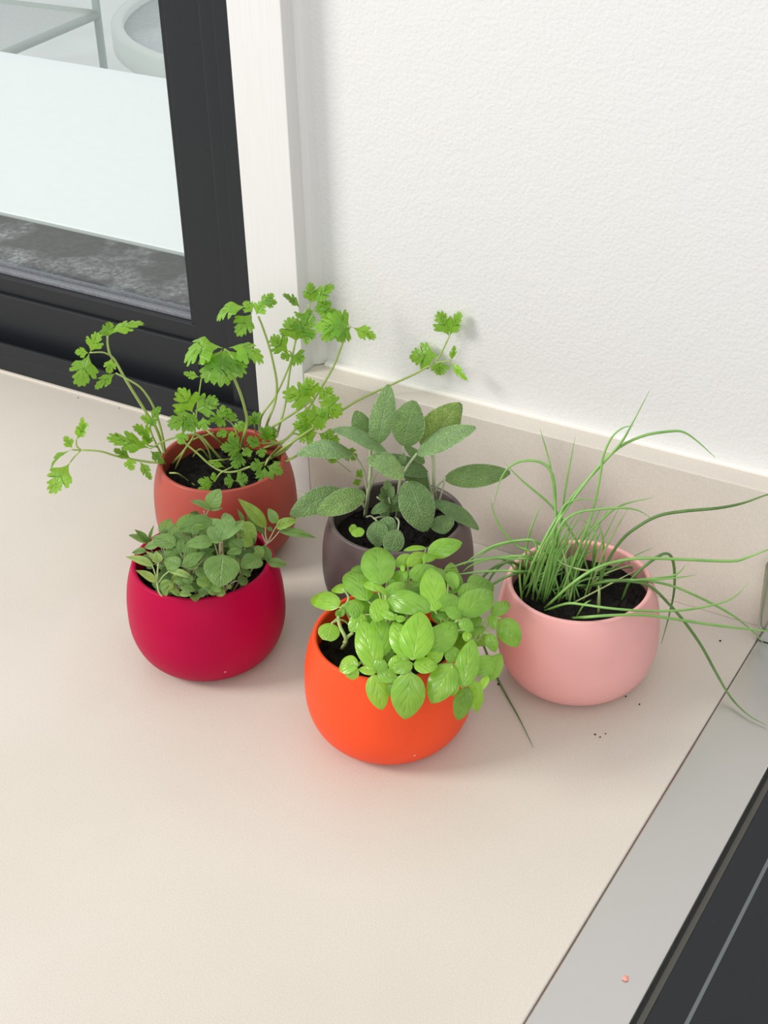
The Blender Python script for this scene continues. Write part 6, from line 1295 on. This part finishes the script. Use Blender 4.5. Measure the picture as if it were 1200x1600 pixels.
    ([([(0.0654,-0.1031,0.972),(0.0731,-0.1474,1.012),(0.0624,-0.1538,1.0125),(0.0496,-0.1616,1.0141),(0.0398,-0.1699,1.0119),(0.0344,-0.1755,1.0095),(0.031,-0.1799,1.0061)],0.952,0.255)],None),
    ([([(0.0683,-0.1153,0.972),(0.0754,-0.1389,1.0147),(0.0708,-0.1394,1.0236),(0.0605,-0.1468,1.0247),(0.0503,-0.1541,1.0219),(0.0416,-0.1606,1.0169),(0.0364,-0.1649,1.0123)],1.064,0.285)],None),
    ([([(0.0632,-0.1146,0.972),(0.064,-0.1529,1.0023),(0.0595,-0.1533,1.0061),(0.0525,-0.1563,1.0108),(0.0468,-0.1598,1.01)],0.896,0.24)],None),
    ([([(0.0608,-0.1128,0.972),(0.061,-0.1547,1.0097),(0.0491,-0.1642,1.0056),(0.0416,-0.1734,0.9942),(0.0419,-0.1803,0.9782),(0.0478,-0.1861,0.9622),(0.0351,-0.1455,0.904),(0.0629,-0.175,0.902),(0.0927,-0.2032,0.9015),(0.1181,-0.2295,0.9015)],1.12,0.3)],'chive_dark'),
    ([([(0.0603,-0.1144,0.972),(0.0601,-0.1529,1.0081),(0.0529,-0.1549,1.005),(0.049,-0.162,0.9999),(0.0473,-0.1677,0.9947),(0.0456,-0.1734,0.9911)],1.008,0.27)],'chive_dark'),
    ([([(0.0793,-0.1127,0.972),(0.0728,-0.1428,1.0146),(0.062,-0.1471,1.0206),(0.0516,-0.1522,1.0341),(0.0452,-0.1549,1.0496),(0.0424,-0.1566,1.0643)],0.896,0.24)],'chive'),
    ([([(0.0782,-0.1055,0.972),(0.0771,-0.1391,1.0229),(0.0619,-0.1471,1.0256),(0.0461,-0.1579,1.022),(0.034,-0.1676,1.0135),(0.0283,-0.1733,1.007)],0.952,0.255)],None),
    ([([(0.1157,-0.1124,0.972),(0.1193,-0.11,1.0026),(0.1167,-0.1092,1.0246),(0.1134,-0.1112,1.0366)],0.896,0.24)],'chive'),
    ([([(0.0998,-0.0861,0.972),(0.1127,-0.1117,1.0109),(0.1104,-0.1108,1.0281),(0.0989,-0.1153,1.041)],0.784,0.21)],'chive'),
    ([([(0.1292,-0.1386,0.972),(0.1319,-0.1468,0.9971),(0.1311,-0.1473,1.0064)],1.064,0.285)],'chive_pale'),
    ([([(0.1154,-0.1496,0.972),(0.1241,-0.1574,0.9919),(0.1284,-0.1536,0.9956)],0.784,0.21)],'chive'),
    ([([(0.1126,-0.0553,0.972),(0.12,-0.126,1.0033),(0.0986,-0.1343,1.006),(0.0893,-0.1376,1.0143)],0.784,0.21)],'chive_pale'),
    ([([(0.0804,-0.1274,0.972),(0.0801,-0.1173,0.9934),(0.08,-0.1072,1.0125)],0.7183,0.3)],None),
    ([([(0.0756,-0.1461,0.972),(0.0784,-0.1428,1.0125),(0.0889,-0.1349,1.0436)],0.8826,0.3)],'chive_pale'),
    ([([(0.0922,-0.1146,0.972),(0.097,-0.1067,0.9965),(0.1015,-0.099,1.0111)],0.9406,0.3)],None),
    ([([(0.0721,-0.1105,0.972),(0.0772,-0.1071,1.0028),(0.081,-0.1044,1.022)],0.8378,0.3)],None),
    ([([(0.0721,-0.1115,0.972),(0.0888,-0.0956,0.9874),(0.1062,-0.0793,0.992)],0.8969,0.3)],None),
    ([([(0.0836,-0.1235,0.972),(0.0832,-0.1189,0.9812),(0.0813,-0.1153,0.9883)],0.8082,0.3)],None),
    ([([(0.0735,-0.1234,0.972),(0.0798,-0.1104,0.9924),(0.0868,-0.0969,1.0099)],0.811,0.3)],None),
    ([([(0.0962,-0.0991,0.972),(0.1161,-0.0877,0.9796),(0.1418,-0.0727,0.9815)],0.975,0.3)],'chive_dark'),
    ([([(0.0874,-0.1308,0.972),(0.0999,-0.1209,0.9784),(0.1182,-0.1076,0.9761)],0.9578,0.3)],None),
    ([([(0.1109,-0.1185,0.972),(0.1216,-0.1115,1.0177),(0.1345,-0.1032,1.0534)],1.0293,0.3)],'chive_pale'),
    ([([(0.063,-0.1417,0.972),(0.0741,-0.1358,0.9876),(0.0914,-0.126,1.0027)],0.6734,0.3)],None),
    ([([(0.1114,-0.1275,0.972),(0.1198,-0.1193,1.0219),(0.1303,-0.1099,1.0583)],0.6566,0.3)],None),
    ([([(0.0971,-0.0996,0.972),(0.1117,-0.0835,0.9716),(0.1305,-0.065,0.9669)],0.9926,0.3)],'chive_dark'),
    ([([(0.0655,-0.1437,0.972),(0.0639,-0.1357,0.9888),(0.063,-0.1273,1.0045)],0.8448,0.3)],None),
    ([([(0.0661,-0.1284,0.972),(0.0831,-0.1135,0.99),(0.0989,-0.0994,0.9975)],0.886,0.3)],None),
    ([([(0.1026,-0.1353,0.972),(0.104,-0.1278,0.9979),(0.1085,-0.1185,1.022)],0.9949,0.3)],None),
    ([([(0.0709,-0.1553,0.972),(0.068,-0.155,1.0003),(0.0684,-0.1527,1.0172)],0.8604,0.3)],None),
    ([([(0.0851,-0.1407,0.972),(0.0936,-0.1323,1.0084),(0.1052,-0.1221,1.0421)],0.8256,0.3)],None),
    ([([(0.0703,-0.1285,0.972),(0.0758,-0.1179,0.9761),(0.0891,-0.1026,0.9785)],0.9522,0.3)],None),
    ([([(0.0571,-0.1239,0.972),(0.0581,-0.1195,1.0101),(0.0653,-0.1113,1.0428)],0.9274,0.3)],None),
    ([([(0.0798,-0.1237,0.972),(0.0816,-0.1121,0.9875),(0.0824,-0.1012,1.0019)],0.8251,0.3)],None),
    ([([(0.0794,-0.1416,0.972),(0.07,-0.1368,0.994),(0.0674,-0.1279,1.0064)],0.9409,0.3)],None),
    ([([(0.069,-0.1208,0.972),(0.074,-0.1172,1.016),(0.0853,-0.1097,1.0474)],0.8564,0.3)],None),
    ([([(0.064,-0.1173,0.972),(0.0737,-0.106,0.983),(0.0864,-0.093,0.9825)],0.9615,0.3)],None),
    ([([(0.0626,-0.1322,0.972),(0.071,-0.1285,0.978),(0.0823,-0.123,0.9814)],1.0185,0.3)],None),
    ([([(0.0847,-0.1125,0.972),(0.083,-0.1032,0.9911),(0.0862,-0.091,1.0069)],0.6761,0.3)],None),
    ([([(0.0951,-0.1364,0.972),(0.0916,-0.1353,0.9856),(0.0879,-0.1342,0.9953)],0.8065,0.3)],None),
    ([([(0.0989,-0.1323,0.972),(0.095,-0.1252,0.9897),(0.0933,-0.1168,1.0026)],0.8793,0.3)],None),
    ([([(0.0898,-0.1315,0.972),(0.081,-0.131,0.9849),(0.0804,-0.1256,0.9888)],0.6508,0.3)],None),
    ([([(0.0948,-0.134,0.972),(0.1057,-0.1219,0.9855),(0.123,-0.1059,0.9875)],0.8757,0.3)],None),
    ([([(0.0649,-0.1246,0.972),(0.079,-0.1153,0.9843),(0.0912,-0.1071,0.9951)],0.8868,0.3)],'chive_pale'),
    ([([(0.0944,-0.1058,0.972),(0.1015,-0.0934,1.0077),(0.1098,-0.0803,1.0344)],0.9059,0.3)],None),
    ([([(0.0788,-0.1302,0.972),(0.0848,-0.1203,1.0052),(0.0953,-0.1076,1.034)],0.8382,0.3)],None),
    ([([(0.1056,-0.1172,0.972),(0.1177,-0.1004,0.9833),(0.1364,-0.0796,0.9875)],0.7294,0.3)],'chive_pale'),
    ([([(0.0658,-0.133,0.972),(0.0696,-0.1248,0.9996),(0.0811,-0.1119,1.0236)],0.7624,0.3)],None),
    ([([(0.0732,-0.1216,0.972),(0.0769,-0.1123,0.9954),(0.0837,-0.1011,1.0117)],0.9582,0.3)],None),
    ([([(0.0757,-0.1101,0.972),(0.0882,-0.0998,0.9856),(0.1024,-0.0884,0.9913)],0.918,0.3)],None),
    ([([(0.0899,-0.1315,0.972),(0.1011,-0.1257,1.0104),(0.112,-0.1201,1.0448)],0.8468,0.3)],None),
    ([([(0.0862,-0.1095,0.972),(0.093,-0.1042,1.0092),(0.1054,-0.0955,1.0365)],0.7382,0.3)],None),
    ([([(0.0695,-0.1478,0.972),(0.0834,-0.1393,1.0166),(0.0998,-0.1293,1.0522)],0.9295,0.3)],None),
    ([([(0.1055,-0.1321,0.972),(0.1025,-0.1262,0.9849),(0.1021,-0.1188,0.9895)],0.905,0.3)],'chive_dark'),
    ([([(0.1081,-0.1273,0.972),(0.0991,-0.1273,0.9969),(0.0983,-0.1223,1.009)],0.7314,0.3)],None),
    ([([(0.11,-0.0939,0.972),(0.1241,-0.0813,0.9857),(0.1429,-0.0658,0.9959)],0.7955,0.3)],None),
    ([([(0.0861,-0.1063,0.972),(0.0857,-0.107,1.0002),(0.0875,-0.1064,1.0245)],0.8626,0.3)],'chive_pale'),
    ([([(0.0653,-0.1216,0.972),(0.0754,-0.1105,1.003),(0.0841,-0.1003,1.0296)],1.0285,0.3)],None),
    ([([(0.0794,-0.1356,0.972),(0.0865,-0.1283,1.0133),(0.1004,-0.1168,1.0517)],0.7756,0.3)],None),
    ([([(0.0848,-0.1438,0.972),(0.0936,-0.1364,1.0197),(0.1091,-0.125,1.0603)],0.8582,0.3)],None),
    ([([(0.0825,-0.1376,0.972),(0.0804,-0.1284,1.0037),(0.0853,-0.115,1.0275)],0.9066,0.3)],None),
    ([([(0.0839,-0.1269,0.972),(0.0973,-0.1187,0.9791),(0.1184,-0.1059,0.9842)],0.8121,0.3)],None),
    ([([(0.0948,-0.1173,0.972),(0.0951,-0.1161,0.9851),(0.0984,-0.1131,0.9948)],0.7565,0.3)],None),
    ([([(0.1017,-0.0877,0.972),(0.1021,-0.0885,0.998),(0.1065,-0.087,1.013)],0.8874,0.3)],None),
    ([([(0.0772,-0.1387,0.972),(0.0833,-0.1248,0.9954),(0.0908,-0.1102,1.0115)],0.9955,0.3)],None),
    ([([(0.1006,-0.1315,0.972),(0.0973,-0.1313,1.0017),(0.0925,-0.132,1.0207)],1.0238,0.3)],'chive_pale'),
    ([([(0.0706,-0.1352,0.972),(0.0738,-0.1259,1.0009),(0.0812,-0.114,1.0196)],0.99,0.3)],None),
    ([([(0.1055,-0.1338,0.972),(0.127,-0.1222,0.9881),(0.1468,-0.1116,1.0029)],0.7285,0.3)],'chive_pale'),
    ([([(0.0772,-0.1314,0.972),(0.0848,-0.124,0.9902),(0.0963,-0.1142,1.001)],0.8012,0.3)],None),
    ([([(0.0925,-0.1133,0.972),(0.1036,-0.1063,1.0185),(0.1133,-0.1,1.0524)],0.6686,0.3)],None),
    ([([(0.0664,-0.1182,0.972),(0.0606,-0.1194,0.9858),(0.0556,-0.1201,0.9899)],0.7164,0.3)],None),
   ],
   'leaves': [
   ]},
}
CRUMBS = [(0.1975, -0.0346, 0.001, 'dark soil speck between the pink pot and the steel back guard'), (0.1567, -0.139, 0.0009, 'dark soil speck at the right foot of the pink pot'), (0.1697, -0.1427, 0.0008, 'brown soil speck just in front of the pink pot'), (0.1535, -0.1924, 0.0008, 'leftmost of three tiny brown crumbs in front of the pink pot'), (0.1582, -0.1933, 0.0007, 'middle one of three tiny brown crumbs in front of the pink pot'), (0.1602, -0.1879, 0.0006, 'rightmost of three tiny brown crumbs in front of the pink pot'), (0.0605, -0.1736, 0.0011, 'dark soil speck beside the fallen chive blade'), (-0.5623, 0.0481, 0.0007, 'tiny brown speck on the worktop near the window, farthest left'), (-0.5077, 0.0506, 0.0007, 'tiny brown speck on the worktop between the window and the parsley')]


# plant tables: name, pot material, label, pot centre, soil height, stem material, stems, leaves
def potted(name, mat, label, pos, hsoil, seed, stem_mat, stems, leaves, stem_name='stem'):
    root = empty(name, pos)
    tag(root, label, 'potted herb')
    lathe('pot', PROF, mat, root)
    soil(root, hsoil, seed)
    so = []
    for paths, m in stems:
        st = tubes(stem_name, [(P, r0 * 1e-3, r1 * 1e-3) for (P, r0, r1) in paths], m or stem_mat, root, pos, sides=6, steps=4, tip=(stem_name == 'blade'))
        so.append(st)
    for i, (kind, si, b, t, n, w, bend, curl, ti) in enumerate(leaves):
        par = so[si] if si is not None else root
        make_leaf(kind, b, t, n, w, bend, par, pos, seed * 1000 + i, TINTS[ti], curl)
    return root

LABELS = {
    'terra': ('potted_parsley', 'terracotta', 'brick-red round pot of lanky parsley standing nearest the window'),
    'red': ('potted_oregano', 'raspberry', 'raspberry-red round pot of low bushy oregano in front of the brick-red pot'),
    'brown': ('potted_sage', 'mushroom', 'grey-brown round pot of sage with long felted leaves by the upstand'),
    'orange': ('potted_basil', 'orange', 'bright orange round pot spilling over with glossy basil leaves'),
    'pink': ('potted_chives', 'pink', 'blush pink round pot of thin sprawling chives near the cooktop'),
}
for sd, key in enumerate(('terra', 'red', 'brown', 'orange', 'pink')):
    nm, mat, lab = LABELS[key]
    d = PLANTS[key]
    potted(nm, mat, lab, d['pos'], d['soil'], sd + 1, d['stem_mat'], d['stems'], d['leaves'], 'blade' if key == 'pink' else 'stem')

# ------------------------------------------------------------------ soil crumbs scattered on the worktop
for i, (x, y, s_, lab) in enumerate(CRUMBS):
    b = bmesh.new()
    bmesh.ops.create_icosphere(b, subdivisions=1, radius=s_)
    for v in b.verts:
        v.co *= 1 + 0.6 * noise.noise(v.co * 900 + Vector((i, 0, 0)))
        v.co.z *= 0.5
    me = bpy.data.meshes.new('soil_crumb')
    b.to_mesh(me); b.free()
    zmin = min(v.co.z for v in me.vertices)
    tag(link('soil_crumb', me, 'soil', None, (x, y, ZC - zmin + 0.0001)), lab, 'crumb', 'soil crumbs on the worktop')
